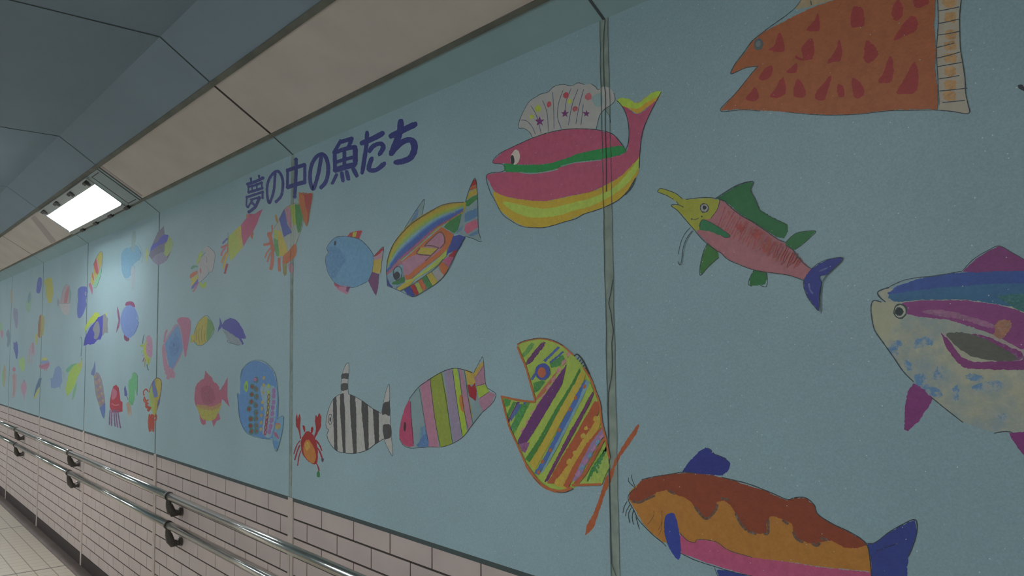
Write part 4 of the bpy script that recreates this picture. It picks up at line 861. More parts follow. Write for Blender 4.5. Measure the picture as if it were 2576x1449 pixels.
(0,0,0,58,65,130,0,-1142,-5,-1146,-10,-1155,-13,-1168,-12,-1181,-9,-1190,-3,-1194,2,-1191,7,-1181,10,-1168,9,-1155,6,-1146,0),
(0,0,0,58,65,130,0,-1143,-50,-1146,-55,-1155,-58,-1168,-57,-1181,-54,-1191,-48,-1194,-43,-1191,-38,-1182,-35,-1169,-36,-1156,-39,-1146,-44),
(1,1,0,58,65,130,615,-1366,-29,-1414,-56,-1460,-81),
(0,0,0,58,65,130,0,-1341,-33,-1344,-38,-1353,-40,-1366,-39,-1378,-36,-1388,-31,-1391,-26,-1388,-21,-1379,-19,-1366,-19,-1354,-22,-1344,-27),
(0,0,0,58,65,130,0,-1435,-84,-1438,-89,-1447,-91,-1460,-91,-1473,-88,-1483,-83,-1486,-77,-1483,-72,-1474,-70,-1461,-70,-1448,-73,-1438,-79),
(1,1,0,58,65,130,574,-1400,-27,-1233,-35),
(0,0,0,58,65,130,0,-1376,-31,-1379,-35,-1388,-37,-1399,-37,-1411,-34,-1420,-29,-1424,-24,-1421,-20,-1412,-17,-1400,-18,-1388,-21,-1379,-26),
(0,0,0,58,65,130,0,-1211,-38,-1214,-43,-1222,-45,-1233,-44,-1245,-41,-1253,-37,-1256,-32,-1253,-27,-1245,-25,-1234,-26,-1222,-29,-1214,-33),
(1,1,0,58,65,130,902,-1233,-37,-1270,-71,-1321,-103,-1436,-124),
(0,0,0,58,65,130,0,-1198,-42,-1202,-49,-1215,-52,-1233,-51,-1251,-47,-1264,-39,-1269,-31,-1265,-25,-1252,-21,-1234,-22,-1216,-27,-1202,-34),
(0,0,0,58,65,130,0,-1398,-129,-1403,-136,-1417,-140,-1435,-139,-1454,-135,-1468,-127,-1474,-119,-1469,-112,-1455,-109,-1436,-109,-1417,-114,-1403,-121),
(1,1,0,58,65,130,738,-1376,-59,-1307,-93),
(0,0,0,58,65,130,0,-1346,-63,-1349,-68,-1360,-71,-1376,-71,-1391,-67,-1402,-61,-1406,-54,-1402,-49,-1391,-46,-1376,-46,-1361,-50,-1350,-56),
(0,0,0,58,65,130,0,-1277,-97,-1281,-103,-1291,-105,-1306,-105,-1321,-101,-1332,-95,-1337,-89,-1333,-83,-1322,-80,-1307,-81,-1292,-85,-1281,-91),]),
  ('character', None, 0, [(1,1,0,58,65,130,861,-933,102,-950,-12,-1002,-86,-1041,-105,-1073,-58,-1082,21,-1048,81,-964,117,-882,118,-820,77,-788,20,-795,-48,-824,-89,-907,-116),
(0,0,0,58,65,130,0,-902,97,-906,91,-917,88,-933,89,-949,93,-961,100,-966,108,-961,114,-950,117,-934,116,-918,111,-906,105),
(0,0,0,58,65,130,0,-876,-121,-880,-127,-891,-130,-907,-130,-923,-126,-934,-119,-939,-112,-935,-105,-923,-102,-907,-103,-891,-107,-880,-113),]),
  ('character', None, 0, [(1,1,0,58,65,130,1025,-702,94,-618,92,-425,85),
(0,0,0,58,65,130,0,-666,88,-670,81,-683,77,-701,78,-719,83,-733,91,-738,100,-733,107,-720,111,-702,110,-684,104,-671,96),
(0,0,0,58,65,130,0,-392,79,-396,72,-408,69,-425,70,-442,75,-454,83,-459,91,-454,98,-442,101,-425,100,-409,95,-396,88),
(1,1,0,58,65,130,861,-704,91,-706,-36),
(0,0,0,58,65,130,0,-674,86,-678,80,-689,77,-704,78,-719,83,-730,89,-734,97,-730,103,-719,106,-704,105,-689,100,-678,93),
(0,0,0,58,65,130,0,-676,-41,-680,-47,-691,-50,-706,-49,-721,-45,-732,-39,-736,-31,-732,-25,-721,-22,-706,-23,-691,-27,-680,-34),
(1,1,0,58,65,130,1148,-695,-36,-553,-38,-417,-44),
(0,0,0,58,65,130,0,-656,-42,-661,-50,-675,-54,-695,-54,-715,-48,-730,-39,-736,-30,-730,-22,-716,-18,-696,-19,-676,-24,-661,-33),
(0,0,0,58,65,130,0,-380,-50,-385,-57,-398,-61,-417,-61,-436,-55,-450,-47,-455,-38,-450,-30,-436,-26,-417,-27,-399,-32,-385,-41),
(1,1,0,58,65,130,902,-413,79,-411,-45),
(0,0,0,58,65,130,0,-384,73,-387,67,-398,65,-413,65,-427,70,-438,77,-442,84,-438,90,-428,93,-413,92,-398,88,-388,81),
(0,0,0,58,65,130,0,-382,-50,-386,-56,-396,-59,-411,-58,-426,-54,-437,-47,-441,-40,-437,-34,-426,-31,-411,-32,-397,-36,-386,-42),
(1,1,0,58,65,130,984,-557,149,-559,38,-576,-126),
(0,0,0,58,65,130,0,-524,143,-528,137,-540,133,-556,135,-573,140,-585,147,-590,156,-586,162,-574,165,-557,164,-540,159,-528,151),
(0,0,0,58,65,130,0,-543,-131,-548,-138,-560,-142,-576,-141,-593,-137,-605,-129,-610,-121,-605,-115,-593,-111,-577,-112,-560,-116,-548,-123),]),
  ('character', None, 0, [(1,1,0,58,65,130,1025,-156,85,-195,-14,-246,-91,-280,-115,-316,-74,-327,-2,-297,69,-219,110,-139,109,-78,70,-48,2,-57,-59,-93,-102,-153,-124),
(0,0,0,58,65,130,0,-125,79,-129,73,-140,70,-156,71,-172,75,-183,83,-187,91,-183,98,-172,101,-156,100,-141,95,-129,87),
(0,0,0,58,65,130,0,-122,-129,-126,-136,-137,-139,-153,-139,-168,-134,-180,-127,-184,-119,-180,-113,-169,-109,-153,-110,-138,-114,-126,-121),]),
  ('character', None, 0, [(1,1,0,58,65,130,902,131,148,38,90),
(0,0,0,58,65,130,0,156,143,153,138,144,135,131,136,118,140,109,147,106,154,109,159,118,162,131,161,143,157,153,150),
(0,0,0,58,65,130,0,64,85,61,79,51,77,38,77,25,82,16,88,12,95,16,101,25,103,38,102,51,98,61,92),
(1,1,0,58,65,130,1025,141,141,284,133),
(0,0,0,58,65,130,0,170,135,166,129,156,126,141,127,127,132,117,139,113,147,116,153,127,156,141,155,156,150,166,143),
(0,0,0,58,65,130,0,311,127,308,121,298,118,284,119,270,124,260,131,256,139,260,145,270,148,284,147,298,142,308,135),
(1,1,0,58,65,130,943,287,131,244,90),
(0,0,0,58,65,130,0,312,126,309,121,300,118,287,119,274,123,265,130,262,137,265,142,274,145,287,144,300,140,309,133),
(0,0,0,58,65,130,0,269,85,266,79,257,77,244,77,231,82,222,88,218,95,222,101,231,104,244,103,257,99,266,92),
(1,1,0,58,65,130,1066,45,84,183,82,324,69),
(0,0,0,58,65,130,0,75,78,71,71,60,68,45,69,30,74,18,81,14,89,18,96,29,99,45,98,60,93,71,86),
(0,0,0,58,65,130,0,352,64,348,57,338,54,324,55,310,60,299,67,296,75,299,81,310,84,324,83,338,79,348,71),
(1,1,0,58,65,130,1025,47,78,54,-37),
(0,0,0,58,65,130,0,76,72,72,66,62,63,47,64,32,68,21,76,17,84,21,90,32,93,47,92,62,87,72,80),
(0,0,0,58,65,130,0,83,-42,79,-48,69,-51,54,-51,40,-46,29,-39,25,-31,29,-25,39,-22,54,-22,69,-27,79,-34),
(1,1,0,58,65,130,1148,332,65,332,-41),
(0,0,0,58,65,130,0,362,59,358,52,347,49,332,50,317,55,305,63,301,71,305,78,317,81,332,80,347,75,358,68),
(0,0,0,58,65,130,0,362,-47,358,-54,347,-57,332,-56,317,-52,306,-44,302,-36,306,-29,317,-25,332,-26,347,-31,358,-38),
(1,1,0,58,65,130,1353,58,-38,184,-42,314,-49),
(0,0,0,58,65,130,0,97,-45,92,-54,78,-58,59,-57,39,-51,25,-42,20,-32,25,-23,39,-19,58,-20,78,-26,92,-35),
(0,0,0,58,65,130,0,350,-55,345,-63,332,-68,314,-67,296,-61,283,-52,278,-42,283,-34,296,-30,314,-31,332,-37,345,-46),
(1,1,0,58,65,130,902,58,14,183,11,324,2),
(0,0,0,58,65,130,0,84,9,80,4,71,1,58,2,45,6,36,12,32,19,36,24,45,27,58,27,71,22,80,16),
(0,0,0,58,65,130,0,348,-2,345,-8,336,-10,324,-10,312,-6,303,0,300,7,303,12,312,15,324,14,336,10,345,4),
(1,1,0,58,65,130,943,185,72,186,-50),
(0,0,0,58,65,130,0,211,67,208,61,198,58,185,59,172,63,163,70,159,77,162,82,172,85,185,84,198,80,207,74),
(0,0,0,58,65,130,0,212,-54,208,-60,199,-63,186,-62,173,-58,163,-52,160,-45,163,-39,173,-36,186,-37,199,-41,208,-47),
(1,1,0,58,65,130,820,75,-73,16,-123),
(0,0,0,58,65,130,0,98,-77,95,-83,86,-85,75,-85,63,-81,54,-76,51,-69,54,-64,63,-62,74,-62,86,-66,95,-71),
(0,0,0,58,65,130,0,40,-127,37,-132,28,-134,16,-134,5,-131,-4,-125,-7,-119,-4,-114,4,-111,16,-111,28,-115,37,-120),
(1,1,0,58,65,130,943,151,-76,166,-129),
(0,0,0,58,65,130,0,177,-81,173,-87,164,-90,151,-89,138,-85,128,-79,125,-72,128,-66,138,-63,151,-64,164,-68,173,-74),
(0,0,0,58,65,130,0,192,-134,188,-140,179,-143,166,-142,153,-138,143,-132,139,-125,143,-119,152,-116,166,-117,179,-121,188,-127),
(1,1,0,58,65,130,943,216,-78,241,-130),
(0,0,0,58,65,130,0,242,-82,239,-88,229,-91,216,-90,204,-87,194,-80,191,-73,194,-68,203,-65,216,-65,229,-69,239,-75),
(0,0,0,58,65,130,0,266,-135,263,-140,254,-144,241,-143,228,-139,219,-133,215,-126,219,-120,228,-117,241,-118,254,-122,263,-128),
(1,1,0,58,65,130,984,307,-76,352,-127),
(0,0,0,58,65,130,0,333,-81,329,-87,320,-90,307,-89,294,-85,284,-79,280,-72,284,-66,293,-63,307,-63,320,-67,329,-74),
(0,0,0,58,65,130,0,378,-132,374,-138,365,-141,352,-140,339,-137,330,-130,326,-123,330,-117,339,-114,352,-114,365,-118,374,-125),]),
  ('character', None, 0, [(1,1,0,58,65,130,1271,421,75,571,77,675,85),
(0,0,0,58,65,130,0,454,69,449,61,437,58,421,59,405,64,393,73,388,82,393,89,405,93,421,92,437,86,449,78),
(0,0,0,58,65,130,0,705,79,701,71,690,68,675,69,660,74,648,83,644,92,648,99,660,102,675,101,690,96,701,87),
(1,1,0,58,65,130,943,484,130,474,44,423,-120),
(0,0,0,58,65,130,0,507,125,504,120,496,117,484,118,472,122,463,129,460,136,463,141,472,144,484,143,496,139,504,132),
(0,0,0,58,65,130,0,447,-124,444,-130,435,-133,423,-133,411,-129,402,-123,399,-116,402,-110,411,-107,423,-108,435,-112,444,-118),
(1,1,0,58,65,130,1025,517,4,562,27,652,25,683,-7,642,-39),
(0,0,0,58,65,130,0,543,-1,540,-7,530,-10,517,-9,505,-5,495,2,492,9,495,15,505,18,517,17,530,13,540,6),
(0,0,0,58,65,130,0,666,-44,663,-49,654,-52,642,-52,629,-48,620,-41,617,-34,620,-28,629,-25,642,-26,654,-30,663,-37),
(1,1,0,58,65,130,1025,542,-48,508,-97,525,-122,607,-132,695,-110),
(0,0,0,58,65,130,0,567,-53,563,-59,554,-62,542,-62,529,-57,519,-51,516,-44,519,-38,529,-35,542,-35,554,-39,563,-46),
(0,0,0,58,65,130,0,719,-114,716,-120,707,-123,695,-123,683,-119,674,-113,670,-105,674,-100,683,-97,695,-97,707,-101,716,-107),]),
  ('character', None, 0, [(1,1,0,58,65,130,1312,777,46,918,55,1043,61),
(0,0,0,58,65,130,0,807,40,803,33,792,29,777,30,762,35,751,44,746,53,751,60,762,64,777,62,792,57,803,49),
(0,0,0,58,65,130,0,1071,55,1067,48,1057,45,1043,46,1029,51,1019,59,1015,68,1019,75,1029,78,1043,77,1057,72,1067,64),
(1,1,0,58,65,130,1271,887,116,877,50,826,-12,782,-64),
(0,0,0,58,65,130,0,915,109,911,102,901,99,887,100,873,105,862,113,859,122,862,129,873,132,887,131,901,126,912,118),
(0,0,0,58,65,130,0,811,-69,807,-76,796,-80,782,-79,767,-74,756,-67,752,-58,756,-51,767,-47,782,-48,796,-53,807,-61),
(1,1,0,58,65,130,1230,792,-52,876,-23,951,-15,1015,-33,1037,-82,998,-127,917,-135,831,-128),
(0,0,0,58,65,130,0,820,-57,816,-64,806,-68,792,-67,778,-62,767,-55,764,-46,768,-39,778,-36,792,-36,806,-41,816,-49),
(0,0,0,58,65,130,0,858,-133,855,-140,845,-143,831,-143,817,-138,807,-131,803,-123,807,-116,817,-112,831,-113,845,-117,855,-125),]),
 ]),
 ('painted_fish', 'round sky-blue fish with a striped red fin and a yellow and purple tail', 'painted fish', -2.3, 1.718, [2.617, 0.004, -0.223, -1.304], [
  ('body', None, 0, [(0,1,1,106,154,188,0,-386,138,-328,177,-251,198,-143,193,-19,172,92,138,189,78,241,29,232,-28,208,-90,170,-131,63,-151,-38,-158,-195,-137,-282,-103,-360,-42,-400,25,-404,73,-361,106,-367,123),
(0,1,2,92,141,181,0,-384,130,-294,142,-185,100,-122,32,-195,-23,-293,-79,-382,-14,-400,57,-361,106),]),
  ('dorsal_fin', 'red and yellow fin', 0, [(0,0,1,174,62,67,0,-101,184,-60,208,12,207,82,206,102,197,77,174,62,151,2,167),
(0,0,0,178,177,70,0,-24,204,32,205,17,171,-29,176),]),
  ('tail_fin', 'tail in red, pink, yellow and purple', 0, [(0,0,0,175,141,153,0,246,19,302,38,359,66,353,38,343,-9,246,-3),
(0,0,1,174,55,62,0,244,17,241,24,302,48,353,69,359,52,302,28),
(0,0,1,182,163,68,0,241,-5,339,1,334,-75,311,-93,225,-72),
(0,0,1,111,64,107,0,222,-74,311,-95,300,-173,274,-229,227,-188,175,-129),
(1,1,0,60,70,73,97,241,20,302,48,362,70,348,0,325,-94),
(1,1,0,60,70,73,77,241,15,227,-67,175,-131),]),
  ('fin', 'pink and purple belly fin', 0, [(0,0,1,184,130,152,0,-287,-105,-205,-129,-100,-146,-53,-151,-89,-197,-115,-197,-227,-161,-270,-132),
(0,0,1,175,85,107,0,-287,-105,-205,-134,-216,-149,-270,-130),
(0,0,0,118,71,116,0,-100,-146,-53,-150,-89,-187,-118,-173),]),
  ('eye', None, 0, [(0,0,0,53,66,86,0,-252,156,-254,151,-258,147,-262,144,-268,143,-273,143,-278,145,-282,148,-284,152,-285,157,-284,162,-282,167,-278,171,-274,174,-269,175,-263,175,-259,174,-255,170,-252,166,-251,161),]),
  ('outline', None, 0, [(1,1,0,60,70,73,135,-361,106,-386,138,-328,177,-251,198,-143,193,-19,172,92,138,189,78,246,26),
(1,1,0,60,70,73,97,-361,106,-404,73,-400,25,-360,-42,-282,-103,-195,-137,-38,-158,63,-151,170,-131),]),
 ]),
 ('painted_squid', 'squid with a red fin, striped body and orange tentacles, under the title', 'painted squid', -2.805, 1.874, [3.468, 0.026, -0.396, -1.509], [
  ('mantle', None, 0, [(0,1,1,162,172,164,0,-261,62,-170,123,-75,187,33,208,164,203,215,148,248,70,205,-4,142,-88,12,-133,-82,-171,-179,-162,-251,-59),
(0,0,1,80,91,160,0,-128,76,-157,132,-155,134,-139,146,-124,158,-122,159,-81,184,-75,187,-67,190,-33,123,2,31,-60,-8),
(0,0,1,76,89,158,0,-168,131,-75,190,-39,94,36,27,63,-2,-78,-21,-120,57),
(0,0,1,175,130,143,0,-68,192,26,206,40,142,62,35,22,37,-33,111),
(0,0,1,162,179,72,0,26,206,131,204,146,83,153,42,88,50,61,111),
(0,0,1,65,135,71,0,112,202,183,192,248,87,205,-10,167,-17,127,74),
(0,0,1,160,181,97,0,-261,56,-197,49,-151,-164,-193,-154,-251,-59),
(0,0,1,184,168,70,0,-197,49,-127,23,-29,-94,-8,-137,-89,-167,-151,-158),
(0,0,2,85,149,81,0,-260,-10,-181,-31,-151,-158,-207,-153,-251,-83),]),
  ('fin', 'red tail fin', 0, [(0,0,1,163,66,60,0,175,282,289,261,400,239,377,153,347,74,311,16,267,56,203,166),
(0,0,1,181,107,63,0,175,282,265,248,291,165,328,104,311,16,254,69,190,180),
(1,1,0,141,141,70,97,156,288,289,253,406,238,365,133,311,14,203,161,156,247),]),
  ('tentacle', None, 0, [(1,1,1,182,105,81,425,-298,100,-290,53,-311,32),]),
  ('tentacle', None, 0, [(1,1,1,182,105,81,1353,-384,31,-296,24),]),
  ('tentacle', None, 0, [(1,1,1,182,105,81,966,-325,9,-294,-55,-264,-118),]),
  ('tentacle', None, 0, [(1,1,1,182,105,81,657,-456,-41,-367,-44,-295,-37),]),
  ('tentacle', None, 0, [(1,1,1,182,105,81,386,-424,-148,-381,-107,-308,-77),]),
  ('tentacle', None, 0, [(1,1,1,182,105,81,386,-379,-186,-343,-141,-308,-114),]),
  ('tentacle', None, 0, [(1,1,1,182,105,81,850,-279,-116,-284,-188,-312,-252),]),
  ('tentacle', None, 0, [(1,1,1,182,105,81,696,-158,-170,-157,-223,-149,-277),]),
  ('tentacle', None, 0, [(1,1,1,182,105,81,850,-61,-172,-67,-230,-52,-307),]),
  ('tentacle', 'broad orange tentacle', 0, [(0,1,1,184,105,58,0,-89,-170,12,-133,103,-96,143,-111,137,-173,53,-212,-54,-226),
(0,1,0,175,130,141,0,7,-231,66,-236,100,-279,68,-305,21,-284),
(0,1,1,141,138,79,0,-88,-229,-27,-234,-32,-309,-73,-306),
(0,1,0,171,130,63,0,-249,163,-213,164,-191,126,-205,103),]),
  ('outline', None, 0, [(1,1,0,119,113,62,97,-261,65,-170,120,-75,190,33,208,164,203,241,121,248,41,180,-47,117,-109),]),
 ]),
 ('painted_squid', 'slanting squid with a pink fin and lime yellow body, left of the red-finned squid', 'painted squid', -3.257, 1.892, [4.318, 0.05, -0.46, -1.685], [
  ('mantle', 'lime and yellow body', 0, [(0,0,1,169,186,81,0,-309,71,-187,104,-26,138,-6,38,22,-56,-111,-102,-248,-149,-295,-64),
(0,0,2,185,177,73,0,-170,109,-26,138,22,-56,-78,-78,-64,12),]),
  ('fin', 'pink fin', 0, [(0,0,1,179,87,118,0,-26,138,97,187,96,213,272,196,426,216,306,104,245,61,134,10,38,-48,-6,38),
(0,0,0,186,107,74,0,88,211,145,207,130,183,97,184),
(0,0,1,175,107,74,0,182,23,244,73,245,35,223,-13),]),
  ('tentacle', None, 0, [(1,1,1,85,100,160,502,-443,25,-380,45,-317,59),]),
  ('tentacle', None, 0, [(1,1,1,175,96,89,580,-479,-6,-378,-2,-316,5),]),
  ('tentacle', None, 0, [(1,1,1,175,109,119,502,-467,-82,-441,-43,-360,-18),]),
  ('tentacle', None, 0, [(1,1,1,191,141,70,502,-455,-144,-411,-94,-322,-55),]),
  ('tentacle', None, 0, [(1,1,1,194,172,81,541,-417,-195,-374,-138,-313,-76),]),
  ('tentacle', None, 0, [(1,1,1,163,55,66,502,-379,-245,-345,-194,-319,-163),]),
  ('tentacle', None, 0, [(1,1,1,186,107,76,271,-325,6,-313,-62),]),
  ('beak', None, 0, [(1,1,0,105,109,85,116,-319,110,-309,71,-316,5),]),
 ]),
 ('painted_crab', 'small red crab with an orange shell', 'painted crab', -2.621, 1.104, [3.089, 0.017, 0.271, -1.381], [
  ('shell', None, 0, [(0,1,1,157,41,43,0,-125,26,-83,64,-42,89,6,92,54,75,94,48,128,-4,135,-63,123,-112,70,-127,2,-119,-67,-95,-110,-68,-131,-21),
(0,1,1,185,123,59,0,-76,9,-14,36,48,7,95,-37,103,-84,70,-121,9,-115,-53,-91,-89,-54),
(0,1,2,193,152,69,0,-62,-2,-7,21,14,-14,-40,-43),]),
  ('claw', None, 0, [(0,0,1,157,41,43,0,-199,212,-184,169,-156,208,-139,184,-143,109,-128,36,-142,25,-168,82,-212,117,-220,167),]),
  ('claw', None, 0, [(0,0,1,157,41,43,0,152,234,185,205,179,138,134,93,88,53,74,61,107,115,90,162,95,217,126,201),]),
  ('eye_stalk', None, 0, [(0,1,0,157,41,43,0,-105,124,-77,128,-63,109,-67,84,-84,89),]),
  ('eye_stalk', None, 0, [(0,1,0,157,41,43,0,42,130,64,118,60,96,34,82,24,103),]),
  ('leg', None, 0, [(1,1,1,152,43,51,287,-139,19,-196,-20,-245,-88),]),
  ('leg', None, 0, [(1,1,1,152,43,51,331,-146,-13,-188,-63,-230,-130),]),
  ('leg', None, 0, [(1,1,1,152,43,51,287,-131,-52,-159,-98,-182,-166),]),
  ('leg', None, 0, [(1,1,1,152,43,51,353,101,42,161,11,194,-24),]),
  ('leg', None, 0, [(1,1,1,152,43,51,331,115,-5,161,-30,201,-74,216,-93),]),
  ('leg', None, 0, [(1,1,1,152,43,51,309,109,-113,136,-134,156,-165),]),
  ('leg_tip', 'green blob at the end of the last leg', 0, [(0,1,0,50,122,72,0,136,-167,163,-173,166,-203,130,-207,117,-190),]),
  ('leg_tip', 'dark tip', 0, [(0,0,0,78,78,93,0,185,-76,233,-71,214,-88,198,-104),]),
 ]),
 ('painted_fish', 'black and white striped fish with a tall dorsal fin', 'painted fish', -2.266, 1.246, [2.533, 0.003, 0.139, -1.258], [
  ('dorsal_fin', None, 0, [(0,0,1,181,182,177,0,-245,96,-245,163,-239,209,-203,262,-168,291,-139,286,-144,211,-156,148,-146,95),
(0,1,1,74,74,74,0,-239,192,-237,221,-168,227,-144,223,-153,191,-191,192),
(0,1,1,74,74,74,0,-245,114,-241,154,-161,160,-153,126,-191,114),
(1,1,0,55,66,67,110,-245,96,-243,180,-215,244,-180,285,-144,293,-140,240,-153,160,-146,95),]),
  ('tail_fin', None, 0, [(0,0,1,181,182,177,0,268,-9,289,56,320,126,360,170,363,91,370,-14,380,-118,399,-251,344,-215,294,-161,279,-99),
(0,1,1,74,74,74,0,274,-14,294,51,345,67,365,68,367,-14,314,-12),
(0,1,1,74,74,74,0,284,-83,324,-69,375,-76,382,-133,344,-154,299,-155),
(1,1,0,55,66,67,88,268,-9,294,67,320,126,360,170,365,39,380,-118,399,-251,334,-205,299,-161),]),
  ('body', None, 0, [(0,1,1,181,182,177,0,-454,-140,-448,-81,-410,-8,-348,54,-263,87,-179,96,-74,83,50,53,158,17,268,-9,273,-99,294,-159,190,-202,105,-242,-5,-271,-96,-286,-212,-291,-309,-286,-396,-247,-440,-198,-415,-158),
(0,0,1,74,74,74,0,-356,-28,-357,48,-348,54,-335,62,-321,68,-310,73,-301,-25,-292,-289,-294,-289,-309,-286,-324,-282,-337,-277),
(0,0,1,74,74,74,0,-258,-23,-259,88,-249,90,-235,93,-222,94,-208,96,-208,96,-190,-19,-182,-291,-194,-291,-212,-291,-217,-291),
(0,0,1,74,74,74,0,-123,-15,-124,91,-111,90,-93,87,-74,83,-56,80,-42,-10,-35,-277,-36,-278,-50,-280,-64,-282,-79,-284),
(0,0,1,74,74,74,0,25,-7,25,59,30,58,50,53,69,47,87,41,104,35,110,-2,116,-238,105,-242,88,-248,75,-252),
(0,0,1,74,74,74,0,167,1,167,15,178,13,199,10,220,7,237,4,242,-184,228,-188,208,-195,191,-202),]),
  ('eye', None, 0, [(0,0,0,55,66,67,0,-363,-84,-365,-95,-369,-106,-376,-114,-385,-120,-394,-122,-404,-121,-413,-117,-420,-109,-424,-99,-426,-88,-425,-77,-420,-66,-413,-58,-405,-52,-395,-50,-385,-51,-376,-56,-369,-63,-365,-73),
(0,0,0,181,182,177,0,-371,-85,-372,-94,-375,-103,-380,-111,-387,-116,-394,-118,-402,-117,-408,-113,-414,-106,-417,-97,-418,-88,-417,-78,-414,-69,-409,-61,-402,-56,-395,-54,-387,-55,-381,-60,-375,-66,-372,-75),
(0,0,0,68,74,76,0,-382,-85,-383,-90,-384,-95,-387,-98,-391,-101,-394,-102,-398,-101,-402,-99,-405,-96,-406,-92,-407,-87,-407,-82,-405,-77,-402,-74,-399,-71,-395,-70,-391,-71,-387,-73,-384,-76,-383,-80),]),
  ('outline', None, 0, [(1,1,0,55,66,67,133,-415,-158,-454,-140,-448,-81,-410,-8,-348,54,-263,87),
(1,1,0,55,66,67,133,-144,93,-74,83,50,53,158,17,268,-9),
(1,1,0,55,66,67,155,-415,-158,-440,-198,-396,-247,-309,-286,-212,-291,-96,-286,-5,-271,105,-242,190,-202,299,-158),]),
 ]),
 ('painted_fish', 'pink, green, mauve and white banded fish with a small red heart', 'painted fish', -1.785, 1.289, [1.858, -0.012, 0.091, -1.079], [
  ('tail_fin', 'tail in pink, orange and lime', 0, [(0,0,1,172,129,149,0,236,170,319,230,339,113,261,102),
(0,0,1,185,159,76,0,236,170,293,221,321,233,326,221,247,145),
(0,0,1,163,190,72,0,261,102,339,113,367,76,283,41,268,70),
(0,0,1,172,129,149,0,283,41,367,79,417,67,377,8,304,-30,268,34),
(1,1,0,55,66,67,110,236,170,301,244,319,244,339,113,378,88,421,68,392,22,304,-32),
(1,1,0,55,66,67,88,261,102,339,122),
(1,1,0,55,66,67,88,287,42,367,78),
(1,1,0,55,66,67,66,251,145,326,212),]),
  ('body', None, 0, [(0,1,0,133,159,162,0,-491,-186,-480,-134,-431,-49,-384,4,-273,84,-158,137,-38,174,77,193,163,185,232,171,261,106,279,25,304,-30,221,-101,143,-166,48,-211,-68,-243,-178,-250,-267,-262,-376,-273,-451,-262,-488,-227),
(0,0,1,179,127,149,0,-213,-155,-266,88,-254,95,-235,105,-216,113,-197,122,-177,130,-173,131,-133,-23,-84,-245,-87,-245,-106,-247,-125,-248,-143,-248,-161,-248,-178,-250,-183,-250),
(0,0,1,143,158,65,0,-125,-62,-168,133,-158,137,-138,145,-118,151,-98,158,-78,164,-58,169,-51,171,-6,31,40,-214,30,-218,11,-224,-9,-230,-29,-235,-48,-239,-68,-243,-72,-244),
(0,0,1,150,138,162,0,9,-35,-28,176,-18,178,2,182,21,186,41,189,51,190,90,7,126,-177,113,-183,98,-191,82,-198,65,-205,60,-207),
(0,0,1,163,190,70,0,90,7,53,190,59,191,77,193,90,193,142,19,175,-142,170,-146,157,-157,143,-166,137,-170),
(0,0,1,172,129,149,0,142,28,106,192,108,192,123,191,136,189,199,-6,218,-103,214,-107,182,-131),
(0,0,1,185,163,74,0,185,104,163,185,163,185,176,183,189,182,201,181,213,179,223,176,232,171,239,163,245,154,246,152,254,115),
(0,0,1,185,163,71,0,214,-60,196,40,200,40,226,-74),
(0,0,1,168,132,152,0,254,111,233,170,239,163,245,154,250,143,254,131,258,119,261,109),
(0,0,1,157,39,49,0,182,104,201,109,220,98,247,122,263,79,253,24,200,49),
(0,1,1,185,123,61,0,111,43,126,52,142,42,153,-27,133,-35,114,-1),
(0,0,1,180,75,108,0,-384,4,-367,-15,-361,-86,-343,-175,-335,-260,-386,-269,-451,-260,-488,-227,-491,-186,-465,-112,-431,-49),
(0,1,2,87,127,176,0,-244,-143,-217,-151,-187,-212,-187,-246,-267,-261,-305,-252,-266,-214),
(0,1,2,108,146,172,0,-266,-154,-221,-136,-217,-175,-266,-209),]),
  ('eye', None, 0, [(0,0,0,86,47,63,0,-417,-155,-417,-164,-419,-172,-422,-178,-426,-182,-430,-184,-434,-183,-438,-179,-441,-173,-443,-166,-443,-157,-443,-149,-441,-141,-438,-134,-434,-130,-430,-129,-426,-130,-422,-133,-419,-139,-417,-147),]),
  ('outline', None, 0, [(1,1,0,55,66,67,177,-384,4,-337,42,-273,84,-210,111,-89,158,-5,182,77,193,163,185,228,171),
(1,1,0,55,66,67,110,-367,-5,-361,-86,-339,-255),
(1,1,0,55,66,67,88,-276,74,-238,-54,-189,-217),
(1,1,0,55,66,67,110,-488,-227,-451,-262,-376,-274,-267,-262,-178,-250,-59,-239,48,-211,143,-166,221,-101,304,-32),
(1,1,0,55,66,67,88,-55,166,-7,2,46,-212),
(1,1,0,55,66,67,88,51,180,90,7,135,-167),
(1,1,0,55,66,67,88,108,188,145,0,190,-135),
(1,1,0,55,66,67,88,159,185,192,30,228,-91),
(1,1,0,55,66,67,88,-166,132,-125,-71,-72,-236),]),
 ]),
 ('painted_fish', 'tall blue fish covered in rows of red, yellow and pink dots', 'painted fish', -3.046, 1.218, [3.852, 0.038, 0.198, -1.55], [
  ('body', None, 0, [(0,1,1,91,139,191,0,-396,261,-309,310,-181,345,-35,348,107,323,225,277,293,183,323,90,325,-27,300,-146,216,-235,60,-248,-144,-244,-294,-222,-394,-162,-442,-71,-469,74,-424,80,-416,188),
(0,1,2,138,168,183,0,-10,142,188,164,304,129,288,-29,216,-215,99,-232,39,-189,75,-41),
(0,0,2,74,119,115,0,-46,202,-57,185,-86,175,-120,177,-142,190,-142,209,-121,223,-87,227,-58,219),
(0,0,1,137,85,84,0,-62,202,-68,193,-82,190,-97,192,-104,201,-98,209,-83,213,-68,210),
(0,0,2,74,119,115,0,-44,128,-55,111,-84,101,-118,103,-140,116,-141,134,-119,148,-85,153,-56,145),
(0,0,1,137,85,84,0,-60,128,-66,119,-81,115,-95,118,-102,126,-96,134,-81,138,-67,135),
(0,0,2,74,119,115,0,-34,71,-45,54,-74,43,-108,45,-130,58,-131,76,-109,91,-76,95,-46,87),
